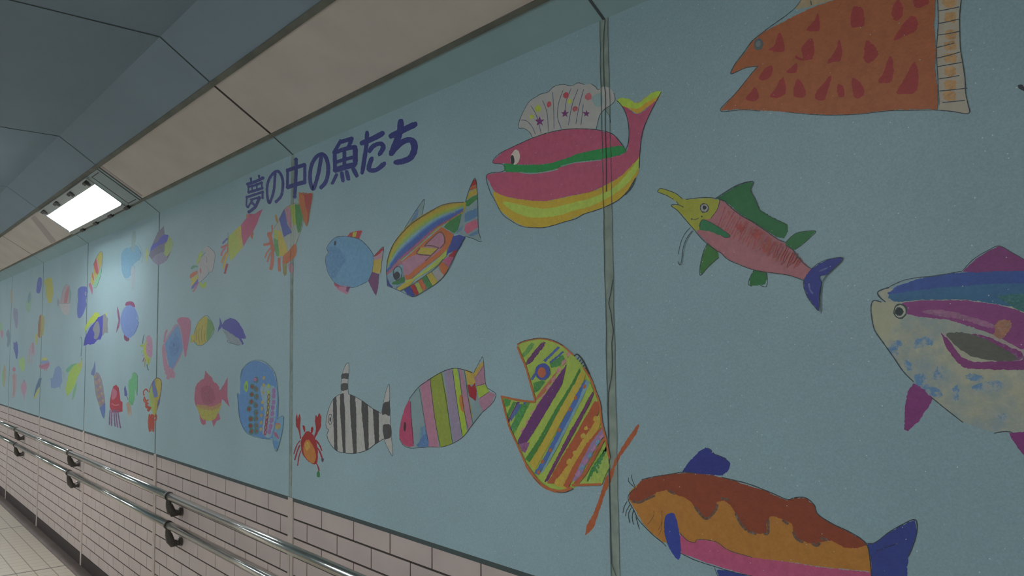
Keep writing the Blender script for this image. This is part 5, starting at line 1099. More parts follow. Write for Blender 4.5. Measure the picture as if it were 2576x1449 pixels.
(0,0,1,137,85,84,0,-59,70,-65,62,-79,58,-94,60,-100,68,-94,77,-80,81,-65,78),
(0,0,2,74,119,115,0,-49,1,-60,-17,-89,-27,-123,-26,-145,-13,-146,5,-124,20,-90,25,-61,17),
(0,0,1,137,85,84,0,-57,0,-63,-8,-77,-12,-92,-10,-98,-2,-92,7,-78,11,-63,8),
(0,0,2,74,119,115,0,-39,-56,-50,-73,-79,-84,-113,-83,-135,-71,-136,-52,-114,-37,-81,-32,-51,-40),
(0,0,1,137,85,84,0,-56,-57,-61,-65,-76,-70,-91,-67,-97,-59,-91,-51,-76,-47,-62,-49),
(0,0,2,74,119,115,0,-42,-101,-53,-119,-82,-129,-116,-129,-138,-116,-139,-98,-117,-83,-84,-78,-54,-85),
(0,0,1,137,85,84,0,-55,-102,-60,-110,-75,-115,-89,-112,-96,-104,-90,-96,-75,-92,-61,-94),
(0,0,2,74,119,115,0,-33,-158,-44,-175,-73,-186,-106,-185,-128,-173,-129,-155,-107,-140,-74,-135,-45,-142),
(0,0,1,137,85,84,0,-53,-159,-59,-167,-73,-172,-88,-170,-94,-162,-88,-153,-74,-149,-59,-151),
(0,0,2,74,119,115,0,-34,-198,-45,-216,-74,-227,-107,-227,-129,-214,-130,-196,-108,-181,-75,-176,-46,-182),
(0,0,1,137,85,84,0,-52,-200,-58,-208,-72,-213,-87,-210,-93,-203,-87,-194,-73,-190,-58,-192),
(0,0,2,68,122,99,0,-115,146,-126,130,-155,120,-190,122,-212,134,-213,152,-191,166,-157,170,-127,162),
(0,0,1,141,64,68,0,-133,146,-142,135,-165,130,-187,133,-197,144,-188,155,-165,160,-143,156),
(0,0,2,68,122,99,0,-123,84,-135,67,-164,58,-199,59,-221,71,-222,88,-200,103,-166,107,-136,99),
(0,0,1,141,64,68,0,-142,83,-151,72,-173,67,-196,70,-206,81,-197,92,-174,97,-152,93),
(0,0,2,68,122,99,0,-132,26,-144,9,-173,-1,-208,0,-231,12,-231,29,-209,44,-175,48,-145,41),
(0,0,1,141,64,68,0,-151,25,-160,14,-182,8,-205,11,-215,22,-206,33,-183,38,-161,35),
(0,0,2,68,122,99,0,-177,-35,-188,-51,-218,-62,-253,-61,-276,-49,-277,-32,-254,-17,-220,-12,-189,-19),
(0,0,1,141,64,68,0,-196,-36,-205,-47,-228,-53,-250,-49,-260,-39,-251,-28,-228,-23,-206,-26),
(0,0,2,68,122,99,0,-139,-111,-151,-128,-180,-138,-215,-138,-237,-126,-238,-109,-216,-95,-182,-89,-151,-96),
(0,0,1,141,64,68,0,-158,-113,-167,-124,-189,-129,-212,-127,-222,-117,-212,-105,-190,-100,-168,-103),
(0,0,2,68,122,99,0,-142,-165,-153,-182,-183,-193,-217,-192,-240,-181,-241,-164,-218,-149,-184,-144,-154,-150),
(0,0,1,141,64,68,0,-161,-166,-170,-178,-192,-184,-215,-181,-224,-171,-215,-160,-193,-154,-170,-157),
(0,0,2,68,122,99,0,-126,-209,-137,-226,-167,-237,-201,-237,-224,-225,-224,-208,-202,-194,-168,-188,-138,-194),
(0,0,1,141,64,68,0,-145,-211,-154,-222,-176,-228,-199,-225,-208,-216,-199,-204,-177,-198,-154,-201),
(0,0,1,179,159,96,0,79,217,68,207,49,203,34,208,31,220,43,230,61,234,76,229),
(0,0,1,179,159,96,0,80,163,69,153,50,149,35,154,33,165,44,176,63,180,78,174),
(0,0,1,179,159,96,0,71,106,60,96,42,92,27,97,24,108,35,119,54,122,69,117),
(0,0,1,179,159,96,0,57,29,46,18,27,14,12,19,10,30,21,41,40,45,55,40),
(0,0,1,179,159,96,0,48,-20,37,-31,18,-35,3,-31,1,-19,12,-9,31,-4,46,-9),
(0,0,1,179,159,96,0,40,-73,28,-84,10,-89,-5,-84,-8,-73,3,-62,22,-57,37,-62),
(0,0,1,179,159,96,0,37,-130,26,-141,7,-146,-8,-141,-11,-130,1,-119,20,-114,35,-119),
(0,0,1,179,159,96,0,32,-183,21,-194,2,-199,-13,-194,-15,-183,-4,-172,15,-167,30,-172),
(0,0,0,155,185,90,0,177,160,176,154,172,149,166,144,158,141,150,140,141,141,134,143,128,147,124,152,122,158,123,164,127,170,133,174,141,177,149,178,158,178,165,175,171,171,175,166),
(0,0,0,155,185,90,0,174,112,173,106,169,100,163,96,156,93,147,92,139,92,131,95,125,99,121,104,119,110,120,116,124,121,130,126,138,129,146,130,155,129,162,127,169,123,172,118),
(0,0,0,119,109,69,0,184,79,175,64,157,56,140,58,130,71,133,87,148,100,166,103,181,95),
(0,0,0,177,168,96,0,171,79,165,71,155,67,146,71,144,79,149,88,159,91,168,88),
(0,0,0,119,109,69,0,175,39,166,24,149,15,131,18,121,30,124,47,139,60,158,63,172,55),
(0,0,0,177,168,96,0,162,39,156,30,146,27,137,30,135,39,140,47,151,51,160,47),
(0,0,0,119,109,69,0,176,-5,167,-20,149,-29,132,-26,122,-14,125,3,140,16,158,19,173,11),
(0,0,0,177,168,96,0,163,-5,157,-13,147,-17,138,-14,136,-5,141,3,152,7,160,4),
(0,0,0,119,109,69,0,166,-45,156,-61,139,-69,121,-67,111,-55,114,-38,129,-25,148,-22,162,-30),
(0,0,0,177,168,96,0,152,-45,146,-54,136,-58,127,-54,125,-46,130,-37,141,-34,150,-37),
(0,0,0,149,62,73,0,153,-82,144,-97,126,-106,108,-104,98,-91,101,-75,116,-62,135,-58,149,-66),
(0,0,0,177,168,96,0,139,-82,134,-91,123,-95,114,-91,112,-83,117,-74,128,-70,137,-74),
(0,0,0,149,62,73,0,148,-118,138,-134,121,-142,103,-140,93,-128,96,-111,111,-98,130,-95,144,-103),
(0,0,0,167,124,151,0,134,-118,129,-127,118,-131,109,-128,107,-119,112,-111,123,-107,132,-110),
(0,0,0,149,62,73,0,135,-159,126,-174,108,-183,90,-181,80,-169,83,-152,98,-139,117,-136,132,-143),
(0,0,0,167,124,151,0,121,-159,116,-168,105,-172,96,-169,94,-160,100,-151,110,-148,119,-151),
(0,0,0,149,62,73,0,126,-199,117,-215,99,-224,81,-222,71,-210,74,-193,89,-180,108,-176,123,-184),
(0,0,0,167,124,151,0,112,-200,107,-209,96,-213,87,-209,85,-201,91,-192,101,-188,110,-191),
(0,0,2,152,111,164,0,280,125,267,111,244,105,222,108,212,120,218,135,237,146,261,148,278,140),
(0,0,2,152,111,164,0,281,86,268,72,245,65,223,68,213,80,219,96,238,107,262,109,279,100),
(0,0,2,152,111,164,0,278,39,265,25,242,17,220,21,210,33,216,48,235,59,259,61,276,53),
(0,0,2,152,111,164,0,264,-1,251,-16,228,-23,206,-20,195,-8,201,7,221,19,245,21,262,13),
(0,0,2,152,111,164,0,256,-49,242,-63,219,-71,197,-68,187,-56,193,-41,212,-29,236,-27,253,-35),
(0,0,2,152,111,164,0,247,-97,234,-111,210,-119,188,-116,178,-104,184,-89,204,-77,228,-75,245,-83),
(0,0,2,152,111,164,0,229,-146,215,-160,192,-168,170,-165,160,-153,166,-138,186,-126,210,-123,227,-131),
(0,0,2,152,111,164,0,207,-187,193,-201,170,-209,148,-206,137,-195,143,-179,163,-167,187,-165,205,-172),
(0,0,2,171,114,162,0,-81,204,-82,199,-87,195,-94,191,-103,189,-114,188,-124,188,-133,190,-141,193,-146,197,-147,202,-146,207,-141,211,-134,214,-125,217,-114,218,-104,217,-95,215,-87,212,-83,208),]),
  ('eye', 'lime eye', 0, [(0,0,0,140,184,79,0,-250,143,-254,128,-261,115,-272,105,-285,98,-298,95,-312,98,-323,104,-332,114,-336,127,-337,142,-333,156,-326,169,-315,180,-302,186,-288,189,-275,187,-264,180,-255,170,-251,157),
(0,0,0,88,135,73,0,-280,139,-281,133,-282,128,-285,124,-289,121,-293,120,-297,121,-301,123,-304,127,-306,133,-306,138,-306,144,-304,149,-301,154,-298,156,-294,157,-290,157,-286,154,-283,150,-281,145),]),
  ('tail_fin', None, 0, [(0,0,1,114,161,189,0,308,-87,372,-63,427,-60,420,-137,376,-233,313,-320,255,-283,235,-221,281,-147),
(0,0,2,171,118,118,0,379,-129,377,-136,370,-143,358,-149,344,-153,328,-156,312,-156,297,-153,285,-149,278,-143,275,-136,277,-128,285,-121,296,-115,311,-111,327,-109,343,-109,358,-111,369,-116,377,-122),
(0,1,2,167,157,89,0,281,-132,364,-122,374,-144,300,-158),
(0,1,2,170,96,129,0,253,-181,329,-198,348,-228,292,-217),
(0,0,1,93,146,195,0,245,-244,348,-251,313,-320,255,-290),
(1,1,0,78,118,123,105,308,-87,372,-62,429,-60,420,-137,376,-233,313,-323,255,-283,235,-221),]),
  ('outline', None, 0, [(1,1,0,84,122,126,105,-416,196,-385,274,-266,327,-139,354,6,355,146,324,273,254,322,129,337,52,326,-66),
(1,1,0,84,122,126,105,-480,82,-454,-28,-418,-129,-338,-200,-250,-235,-82,-251,119,-247,216,-243),]),
 ]),
 ('painted_fish', 'pink puffer fish with a yellow belly and spiky fins', 'painted fish', -3.58, 1.222, [4.916, 0.069, 0.219, -1.752], [
  ('dorsal_fin', None, 0, [(0,0,1,168,98,120,0,-215,171,-190,214,-178,250,-104,215,2,181,43,127,80,146,132,129,183,104,109,65,-154,130),]),
  ('fin', None, 0, [(0,0,1,168,98,120,0,-318,-161,-141,-187,-152,-235,-219,-247,-288,-225),]),
  ('fin', None, 0, [(0,0,1,168,98,120,0,-10,-179,116,-135,171,-114,212,-165,118,-189,50,-246),]),
  ('tail_fin', None, 0, [(0,0,1,168,98,120,0,184,77,280,134,369,201,365,101,368,30,418,-51,334,-20,248,7,186,5),]),
  ('body', None, 0, [(0,1,1,168,98,120,0,-457,5,-427,93,-318,149,-182,171,3,162,132,111,209,69,236,7,213,-44,116,-135,42,-185,-114,-200,-276,-177,-376,-107,-449,-53),
(0,1,2,169,165,72,0,-392,-74,-226,-80,-39,-89,212,-30,165,-105,55,-180,-114,-200,-276,-177),
(0,1,2,171,139,87,0,-378,-74,-226,-66,12,-68,212,-26,189,-67,-39,-103,-279,-102),]),
  ('cheek_patch', 'darker pink speckled patch', 0, [(0,1,2,152,79,102,0,-287,78,-100,113,32,71,86,0,-41,-52,-227,-42),]),
 ]),
 ('painted_fish', 'dark blue fish with a pale grey belly and forked tail', 'painted fish', -3.358, 1.518, [4.486, 0.056, -0.089, -1.692], [
  ('belly', 'pale grey belly', 0, [(0,0,1,136,152,160,0,-230,18,-107,0,36,-34,175,-71,266,-115,131,-120,-9,-104,-93,-81,-130,-36),
(1,1,0,55,67,72,105,-93,-77,-80,-95,39,-109,131,-120,199,-117),]),
  ('body', None, 0, [(0,0,1,73,76,161,0,-231,52,-159,96,-39,112,78,97,171,59,251,6,308,-51,304,-68,220,-67,270,-111,244,-118,175,-71,36,-34,-108,4,-218,25),]),
  ('tail_fin', None, 0, [(0,0,1,74,83,161,0,-289,130,-245,94,-207,47,-256,30,-329,-7,-311,40,-282,67),]),
 ]),
 ('painted_fish', 'yellow striped fish with a green head and stubby tail', 'painted fish', -3.719, 1.528, [5.245, 0.079, -0.108, -1.831], [
  ('tail_fin', None, 0, [(0,0,1,177,170,72,0,-331,-37,-243,-41,-213,-73,-225,-107,-318,-109,-300,-72),]),
  ('body', 'yellow body', 0, [(0,0,1,175,165,76,0,-243,-43,-174,34,-64,99,58,132,140,112,130,18,121,-77,135,-101,1,-133,-110,-134,-212,-92),
(1,1,0,142,131,67,157,-131,14,-157,-35,-146,-93),
(1,1,0,142,131,67,157,-61,22,-100,-45,-61,-113),
(1,1,0,142,131,67,157,7,44,-17,-27,5,-109),
(1,1,0,142,131,67,157,77,0,66,-57,82,-105),]),
  ('head', 'green head', 0, [(0,0,1,103,148,87,0,140,112,221,81,309,13,252,-41,187,-78,135,-101,115,-67,117,27),
(1,1,0,88,109,73,105,-215,-24,-119,72,72,133,180,111,307,14,239,-60,28,-133,-124,-134,-226,-87),]),
 ]),
 ('painted_squid', 'pink squid with a blue diamond-shaped body and a long pink fin', 'painted squid', -4.082, 1.447, [6.059, 0.104, -0.021, -1.962], [
  ('tentacle', None, 0, [(1,1,1,173,129,149,577,-301,190,-356,143,-385,58),]),
  ('tentacle', None, 0, [(1,1,1,173,129,149,787,-445,21,-341,4),]),
  ('tentacle', None, 0, [(1,1,1,173,129,149,839,-423,-60,-319,-81),]),
  ('tentacle', None, 0, [(1,1,1,173,129,149,787,-385,-124,-282,-144),]),
  ('tentacle', None, 0, [(1,1,1,173,129,149,944,-348,-166,-228,-217),]),
  ('tentacle', None, 0, [(1,1,1,173,129,149,787,-326,-261,-195,-216),]),
  ('tentacle', None, 0, [(1,1,1,173,129,149,892,-256,-312,-193,-247),]),
  ('tentacle', None, 0, [(1,1,1,173,129,149,1207,-78,-255,-93,-276),]),
  ('tentacle', None, 0, [(1,1,1,173,129,149,787,-162,-205,-46,-265),]),
  ('frill', None, 0, [(0,1,2,173,129,149,0,-461,5,-344,47,-300,-123,-129,-215,-31,-244,-60,-296,-292,-270,-400,-166),]),
  ('mantle', 'blue diamond body', 0, [(0,0,1,163,140,162,0,-394,37,-281,131,-57,237,86,238,155,114,206,2,119,-99,-81,-214,-231,-164,-321,-59),
(0,0,1,103,144,189,0,-361,47,-182,140,24,227,105,176,173,53,183,-18,-4,-141,-114,-204,-213,-185,-286,-80),
(0,1,2,93,133,182,0,-209,46,14,116,113,13,-40,-79,-204,-59),
(0,0,0,67,96,139,0,-95,55,-53,45,-61,12,-90,24),
(1,1,0,80,109,150,105,-52,148,-18,111),
(1,1,0,80,109,150,105,-148,14,-107,-23),
(1,1,0,80,109,150,105,35,13,47,-38),]),
  ('fin', 'pink fin', 0, [(0,1,1,173,111,138,0,12,266,67,298,253,299,388,275,412,199,368,81,314,-28,272,-88,223,-18,170,114,103,217),]),
 ]),
 ('painted_octopus', 'cream octopus with orange, yellow and purple striped tentacles', 'painted octopus', -3.729, 1.812, [5.296, 0.08, -0.421, -1.859], [
  ('head', 'cream head', 0, [(0,1,1,175,175,176,0,-59,96,27,125,104,148,25,168,76,200,153,195,264,145,318,116,309,39,255,-40,188,-43,153,-8,129,-54,36,-90,-50,-118,-96,-87,-109,1,-102,50),
(0,1,0,183,117,113,0,-64,10,-34,11,-23,-18,-44,-44,-63,-21),
(1,1,0,60,72,78,83,119,202,196,179,318,116,309,39,255,-40,180,-41,155,-62,-50,-118),
(1,1,0,60,72,78,66,97,109,119,80,108,51),
(1,1,0,60,72,78,66,78,148,-42,113,-102,63),
(1,1,0,143,159,161,99,109,20,171,-33),]),
  ('tentacle', 'orange tentacle', 0, [(0,0,1,192,113,79,0,-336,-26,-253,-7,-135,-3,-122,-29,-215,-50,-325,-64,-345,-44),]),
  ('tentacle', 'yellow tentacle', 0, [(0,0,1,193,185,87,0,-315,-71,-125,-35,-119,-79,-248,-133,-299,-136,-295,-98),]),
  ('tentacle', 'purple and pink tentacle', 0, [(0,0,1,108,103,175,0,-275,-140,-123,-82,-107,-117,-246,-170,-283,-165),
(0,0,1,185,113,127,0,-254,-192,-104,-111,-85,-121,-208,-198,-235,-199),
(1,1,0,86,142,127,116,-275,-140,-287,-168,-235,-197),]),
  ('tentacle', 'lime tentacle', 0, [(0,1,1,166,189,92,0,-19,172,0,146,-59,96,-147,48,-157,67,-115,138,-62,164),]),
  ('tentacle', 'green tentacle', 0, [(0,1,1,95,149,122,0,-320,33,-293,50,-220,55,-125,38,-124,27,-200,30,-292,23),]),
  ('tentacle', 'lime hooked tentacle', 0, [(0,1,1,164,189,80,0,-71,-113,-14,-129,56,-143,46,-124,107,-128,117,-156,57,-180,-13,-169,-58,-145),]),
 ]),
 ('painted_fish', 'grey, blue and mauve fish that crosses the panel joint beside the lamp', 'painted fish', -4.39, 1.99, [6.863, 0.13, -0.704, -2.129], [
  ('body', 'mauve body', 0, [(0,0,1,113,114,136,0,-365,-72,-293,0,-180,82,-68,147,66,174,142,196,181,98,247,84,378,35,455,-34,386,-108,262,-185,-24,-209,-212,-150),
(0,0,1,138,138,161,0,-365,-72,-261,-125,-100,-89,81,-79,236,-93,283,-173,155,-203,-24,-209,-212,-154),]),
  ('stripe', 'blue stripe', 0, [(0,1,1,84,86,186,0,-315,-26,-247,32,-62,48,49,85,181,95,291,75,346,39,164,10,-59,-2,-220,-21),]),
  ('marking', 'yellow and olive patch', 0, [(0,0,2,158,178,109,0,302,71,421,17,455,-34,385,-101,260,-144,171,-108,187,-13,272,19),]),
  ('tail_fin', 'small yellow tail fin', 0, [(0,0,1,170,183,116,0,-452,31,-400,-11,-381,-49,-430,-110,-456,-158,-484,-105,-480,-32),]),
 ]),
 ('painted_fish', 'pale washed-out blue and white fish, faint on the bright patch below the lamp', 'painted fish', -4.902, 1.956, [8.197, 0.175, -0.721, -2.323], [
  ('body', 'pale blue body', 0, [(0,1,2,109,154,180,0,-458,124,-317,165,-94,166,148,164,309,103,390,36,317,-17,85,-57,-41,-169,-232,-194,-410,-110,-464,21),
(0,1,2,132,159,174,0,-21,-79,139,-77,118,-150,73,-253,-9,-232),]),
  ('fin', 'white upper fin', 0, [(0,1,1,134,156,157,0,-32,252,-11,327,56,338,137,314,149,233,109,161,61,90,-7,104,-40,176),]),
  ('fin', 'white lower fin', 0, [(0,1,2,155,169,178,0,-20,-86,114,-90,147,-183,127,-272,80,-348,-8,-248),]),
  ('outline', None, 0, [(1,1,0,115,135,140,66,172,200,333,123,427,40,397,-68),
(1,1,0,115,135,140,66,-349,-154,-203,-211,-65,-213),
(1,1,0,119,137,142,66,-320,197,-97,213),
(1,1,0,65,79,89,132,324,72,333,45),]),
 ]),
 ('painted_fish', 'slim red, yellow and green striped fish with a pink tail, below the lamp', 'painted fish', -5.755, 1.946, [10.687, 0.262, -0.807, -2.651], [
  ('body', None, 0, [(0,0,1,169,161,81,0,30,198,129,249,265,262,343,221,329,120,220,26,122,-27,-11,-95,-111,17,-122,123),
(0,0,1,164,79,84,0,-122,123,12,204,106,139,185,29,122,-27,15,-1),
(0,0,1,176,136,154,0,12,199,86,167,220,26,171,-5),
(0,0,1,123,184,150,0,318,52,308,-15,198,-110,51,-191,-91,-182,-60,-136,55,-56,155,-12),
(1,1,0,51,64,66,66,-122,123,29,207,248,264,335,234,329,120,308,-15,198,-110,51,-191,-91,-184),]),
  ('tail_fin', 'striped tail with a pink tip', 0, [(0,0,1,169,161,81,0,-185,36,-108,-18,-45,-115,-129,-157,-224,-116,-264,-78),
(0,0,1,164,92,78,0,-185,36,-108,-18,-54,-92,-101,-89,-196,-30),
(0,0,1,164,96,126,0,-352,-117,-262,-105,-165,-164,-124,-210,-142,-280,-251,-203,-369,-133),]),
 ]),
 ('painted_fish', 'periwinkle blue oval fish with magenta fins and a bent magenta tail', 'painted fish', -4.969, 1.608, [8.336, 0.18, -0.246, -2.314], [
  ('tail_fin', 'bent magenta tail', 0, [(0,0,1,131,72,115,0,-470,198,-388,139,-311,27,-349,-57,-479,-133,-462,-66,-391,17,-454,117),]),
  ('fin', 'magenta top fin', 0, [(0,1,1,133,64,107,0,-104,187,-64,221,106,227,252,200,297,146,109,178,-18,181),]),
  ('fin', 'magenta bottom fin', 0, [(0,1,1,122,60,99,0,-129,-151,-11,-171,88,-202,57,-233,-50,-229,-125,-199),]),
  ('body', None, 0, [(0,1,1,110,139,194,0,-303,39,-188,143,25,179,235,155,382,86,454,15,428,-9,459,-48,377,-120,259,-169,96,-198,-120,-157,-259,-71),
(1,1,0,151,171,181,128,365,35,427,4),
(1,1,0,80,91,143,77,454,9,420,-11,458,-42,279,-164),]),
 ]),
 ('painted_shark', 'dark blue shark-like fish with grey patch and yellow-green fin, on the bright patch', 'painted fish', -5.71, 1.577, [10.497, 0.256, -0.227, -2.594], [
  ('fin', 'yellow-green fin', 0, [(0,0,1,172,196,68,0,-619,-35,-604,47,-340,149,-71,221,90,215,189,165,-59,101,-331,68,-524,4),]),
  ('body', 'dark blue body', 0, [(0,0,1,61,65,169,0,-660,-201,-600,-105,-327,27,-112,82,96,149,353,172,385,101,374,-53,255,-142,124,-134,-84,-191,-303,-203,-389,-189,-646,-215),]),
  ('marking', 'grey patch', 0, [(0,1,1,126,134,141,0,-169,3,-57,74,74,103,185,41,195,-63,70,-127,-92,-118,-71,-52),]),
  ('tail_fin', 'grey tail', 0, [(0,0,1,130,134,137,0,353,172,463,185,505,154,607,119,589,44,624,-64,475,-55,327,-98,354,50),
(0,0,0,182,186,78,0,462,188,526,196,554,165,505,158),]),
 ]),
 ('painted_octopus', 'small octopus with a pink face and yellow and green tentacles', 'painted octopus', -4.586, 1.425, [7.295, 0.145, 0.006, -2.151], [
  ('head', 'pink face', 0, [(0,1,1,172,135,160,0,-16,150,75,188,168,159,218,115,226,-14,182,-52,71,-36,-7,18),]),
  ('frill', 'yellow frill', 0, [(0,0,1,165,176,79,0,-123,63,-50,107,-16,150,13,106,-18,18,72,-47,171,-58,131,-112,59,-124,-19,-70,-99,-4),]),
  ('tentacle', None, 0, [(1,1,1,83,101,107,204,-83,196,-118,163,-144,96),]),
  ('tentacle', None, 0, [(1,1,1,141,172,77,613,-239,75,-105,79),]),
  ('tentacle', None, 0, [(1,1,1,132,180,145,562,-196,7,-101,18),]),
  ('tentacle', None, 0, [(1,1,1,159,151,155,357,-154,-37,-79,-26),]),
  ('tentacle', None, 0, [(1,1,1,140,72,73,306,-123,-98,-66,-54),]),
  ('tentacle', None, 0, [(1,1,1,141,141,74,306,-51,-153,-27,-70),]),
  ('tentacle', None, 0, [(1,1,1,76,111,113,255,40,-124,61,-167,107,-190),]),
  ('tentacle', None, 0, [(1,1,1,141,160,84,306,92,-69,89,-134),]),
  ('eye', None, 0, [(0,0,0,113,81,99,0,100,84,100,81,98,80,96,78,93,77,89,77,86,77,83,78,80,80,79,82,78,84,78,86,80,87,82,89,85,90,88,90,92,90,95,89,98,87,99,86),]),
  ('eye', None, 0, [(0,0,0,113,81,99,0,115,18,115,16,113,14,111,13,108,12,105,12,101,12,98,13,96,14,94,16,93,18,94,20,95,22,97,23,100,24,104,25,107,24,110,23,113,22,115,20),]),
 ]),
 ('painted_fish', 'slim fish with patchwork brown and pink scales and blue head and tail', 'painted fish', -5.614, 1.189, [10.149, 0.244, 0.365, -2.516], [
  ('tail_fin', 'blue tail fin', 0, [(0,0,1,98,115,164,0,-201,373,-168,308,-160,230,-234,163,-400,185,-377,226,-273,280),]),
  ('body', 'patchwork body', 0, [(0,0,2,133,129,140,0,-245,162,-133,224,26,207,160,146,244,60,330,-63,375,-174,271,-230,119,-225,-18,-142,-132,-57,-196,46),
(0,0,2,148,137,100,0,-115,160,-160,146,-220,146,-251,159,-229,176,-170,183,-120,176),
(0,0,2,141,113,134,0,40,146,-3,133,-63,133,-93,146,-71,162,-14,170,35,162),
(0,0,2,117,121,140,0,-40,127,-84,114,-143,114,-174,127,-152,143,-94,151,-44,143),
(0,0,2,158,147,114,0,114,114,71,101,12,101,-18,114,4,130,60,138,109,130),
(0,0,2,159,111,124,0,35,95,-8,82,-68,81,-98,94,-76,111,-19,118,30,111),
(0,0,2,148,137,100,0,-45,76,-89,62,-149,62,-179,75,-157,91,-99,99,-49,92),
(0,0,2,141,113,134,0,109,64,66,50,7,50,-23,62,-1,79,55,87,104,80),
(0,0,2,117,121,140,0,30,44,-13,31,-73,30,-103,43,-81,59,-24,67,25,60),
(0,0,2,158,147,114,0,182,32,139,19,81,18,52,31,73,47,129,55,177,48),
(0,0,2,159,111,124,0,104,13,61,-1,2,-2,-28,11,-6,28,51,36,99,29),
(0,0,2,148,137,100,0,25,-7,-18,-21,-78,-21,-108,-9,-86,8,-29,16,20,9),
(0,0,2,141,113,134,0,177,-18,134,-32,76,-33,47,-20,68,-4,124,4,172,-2),
(0,0,2,117,121,140,0,99,-38,56,-52,-3,-53,-33,-40,-11,-24,46,-15,94,-22),
(0,0,2,158,147,114,0,249,-49,207,-62,149,-63,120,-51,141,-35,197,-27,244,-33),
(0,0,2,159,111,124,0,172,-69,129,-82,71,-83,42,-71,63,-55,119,-46,167,-53),
(0,0,2,148,137,100,0,94,-89,51,-103,-8,-104,-38,-91,-16,-75,41,-66,89,-73),
(0,0,2,141,113,134,0,244,-99,202,-113,145,-114,115,-102,136,-85,192,-77,240,-83),
(0,0,2,117,121,140,0,167,-119,124,-133,66,-134,37,-122,58,-105,114,-97,162,-103),
(0,0,2,158,147,114,0,315,-129,274,-143,217,-144,188,-132,209,-115,264,-107,311,-113),
(0,0,2,159,111,124,0,239,-149,197,-163,140,-165,110,-152,131,-136,187,-127,235,-133),
(0,0,2,148,137,100,0,162,-170,119,-184,61,-185,32,-173,53,-156,109,-148,157,-154),
(0,0,2,141,113,134,0,310,-179,269,-193,212,-194,183,-182,204,-166,259,-157,306,-163),]),
  ('head', 'blue head', 0, [(0,0,1,91,115,170,0,93,-227,266,-180,373,-149,382,-249,332,-352,239,-320),]),
 ]),
 ('painted_octopus', 'bright red octopus with purple tentacles', 'painted octopus', -5.177, 1.104, [8.854, 0.199, 0.461, -2.343], [
  ('head', 'red head', 0, [(0,0,1,164,54,69,0,-290,-18,-282,56,-213,182,-124,240,-20,258,104,229,156,148,192,78,281,65,289,-41,106,-63,-167,-79),
(0,1,2,174,102,124,0,-212,170,-122,209,19,178,1,117,-180,73),
(1,1,2,174,111,124,230,-199,29,-36,13,143,34),]),
  ('tentacle', 'purple tentacle', 0, [(1,1,1,120,85,127,332,-263,-53,-279,-165,-280,-238),]),
  ('tentacle', 'purple tentacle', 0, [(1,1,1,120,85,127,332,-178,-49,-185,-159,-176,-241),]),
  ('tentacle', 'purple tentacle', 0, [(1,1,1,120,85,127,332,-86,-44,-58,-151,-14,-239),]),
  ('tentacle', 'purple tentacle', 0, [(1,1,1,120,85,127,332,-8,-39,37,-145,99,-241),]),
  ('tentacle', 'purple tentacle', 0, [(1,1,1,120,85,127,332,81,-35,146,-138,227,-241),]),
 ]),
 ('painted_seahorse', 'green seahorse-like creature with small blue and orange limbs', 'painted seahorse', -4.868, 1.184, [8.01, 0.169, 0.33, -2.235], [
  ('body', 'green body', 0, [(0,0,1,99,172,120,0,-114,106,-89,165,32,202,49,248,108,261,230,230,257,140,247,5,162,81,159,-43,75,-110,-27,-109,-93,-55,-80,38),
(1,1,0,72,111,99,102,108,261,242,230,258,118,255,6),
(1,1,0,72,111,99,77,-71,-77,12,-79,95,-103),]),
  ('limb', 'blue limb', 0, [(0,0,1,80,93,153,0,-286,71,-232,102,-177,46,-131,1,-180,-24,-257,-16),
(1,1,1,131,111,144,357,-146,-23,-114,-56),]),
  ('limb', 'orange limbs', 0, [(0,0,1,165,141,120,0,-182,-105,-92,-78,3,-119,39,-174,66,-252,-22,-178,4,-250,-63,-180,-87,-250,-127,-160),]),
 ]),
 ('painted_squid', 'squid with a yellow and blue body and looping orange tentacles, crossing the panel joint', 'painted squid', -4.457, 1.149, [6.934, 0.133, 0.352, -2.076], [
  ('mantle', 'yellow, green and blue body', 0, [(0,1,1,171,165,72,0,-125,127,-40,215,80,278,201,288,288,257,284,153,250,47,153,-52,70,-120,34,-101,-81,10),
(0,0,1,149,173,92,0,-143,137,-39,205,21,100,51,-100,-81,10),
(0,0,1,98,114,179,0,-34,226,63,272,84,209,158,148,178,96,57,81,0,142),
(0,1,1,102,118,181,0,181,55,248,73,235,15,167,2),
(1,1,0,101,71,103,153,-143,126,-40,215,80,278,201,288,288,257,284,153,153,-52),]),
  ('tentacle', None, 0, [(1,1,1,172,82,60,357,-307,87,-329,130,-237,160,-162,136),]),
  ('tentacle', None, 0, [(1,1,1,172,82,60,408,-306,76,-229,36,-138,51),]),
  ('tentacle', None, 0, [(1,1,1,172,82,60,357,-323,53,-284,22,-135,8),]),
  ('tentacle', None, 0, [(1,1,1,172,82,60,664,-209,26,-206,-28,-115,-24),]),
  ('tentacle', None, 0, [(1,1,1,172,82,60,664,-166,-70,-131,-57,-61,-21),]),
  ('tentacle', None, 0, [(1,1,1,172,82,60,357,-92,-97,-124,-164,-99,-258,-62,-282),]),
  ('tentacle', None, 0, [(1,1,1,172,82,60,408,-20,-93,38,-174,-11,-241,-51,-276),]),
  ('tentacle', None, 0, [(1,1,1,172,82,60,460,34,-101,57,-194,45,-274),]),
  ('tentacle', None, 0, [(1,1,1,172,82,60,357,70,-120,138,-94,141,-141,83,-150),]),
  ('tentacle', 'broad red tentacle', 0, [(0,1,1,166,67,55,0,-90,-119,51,-100,76,-214,45,-279,-12,-220,-62,-277,-101,-226),]),
 ]),
 ('painted_fish', 'dark blue blob-shaped fish with a small eye, crossing a panel joint', 'painted fish', -6.109, 1.772, [11.792, 0.302, -0.561, -2.768], [
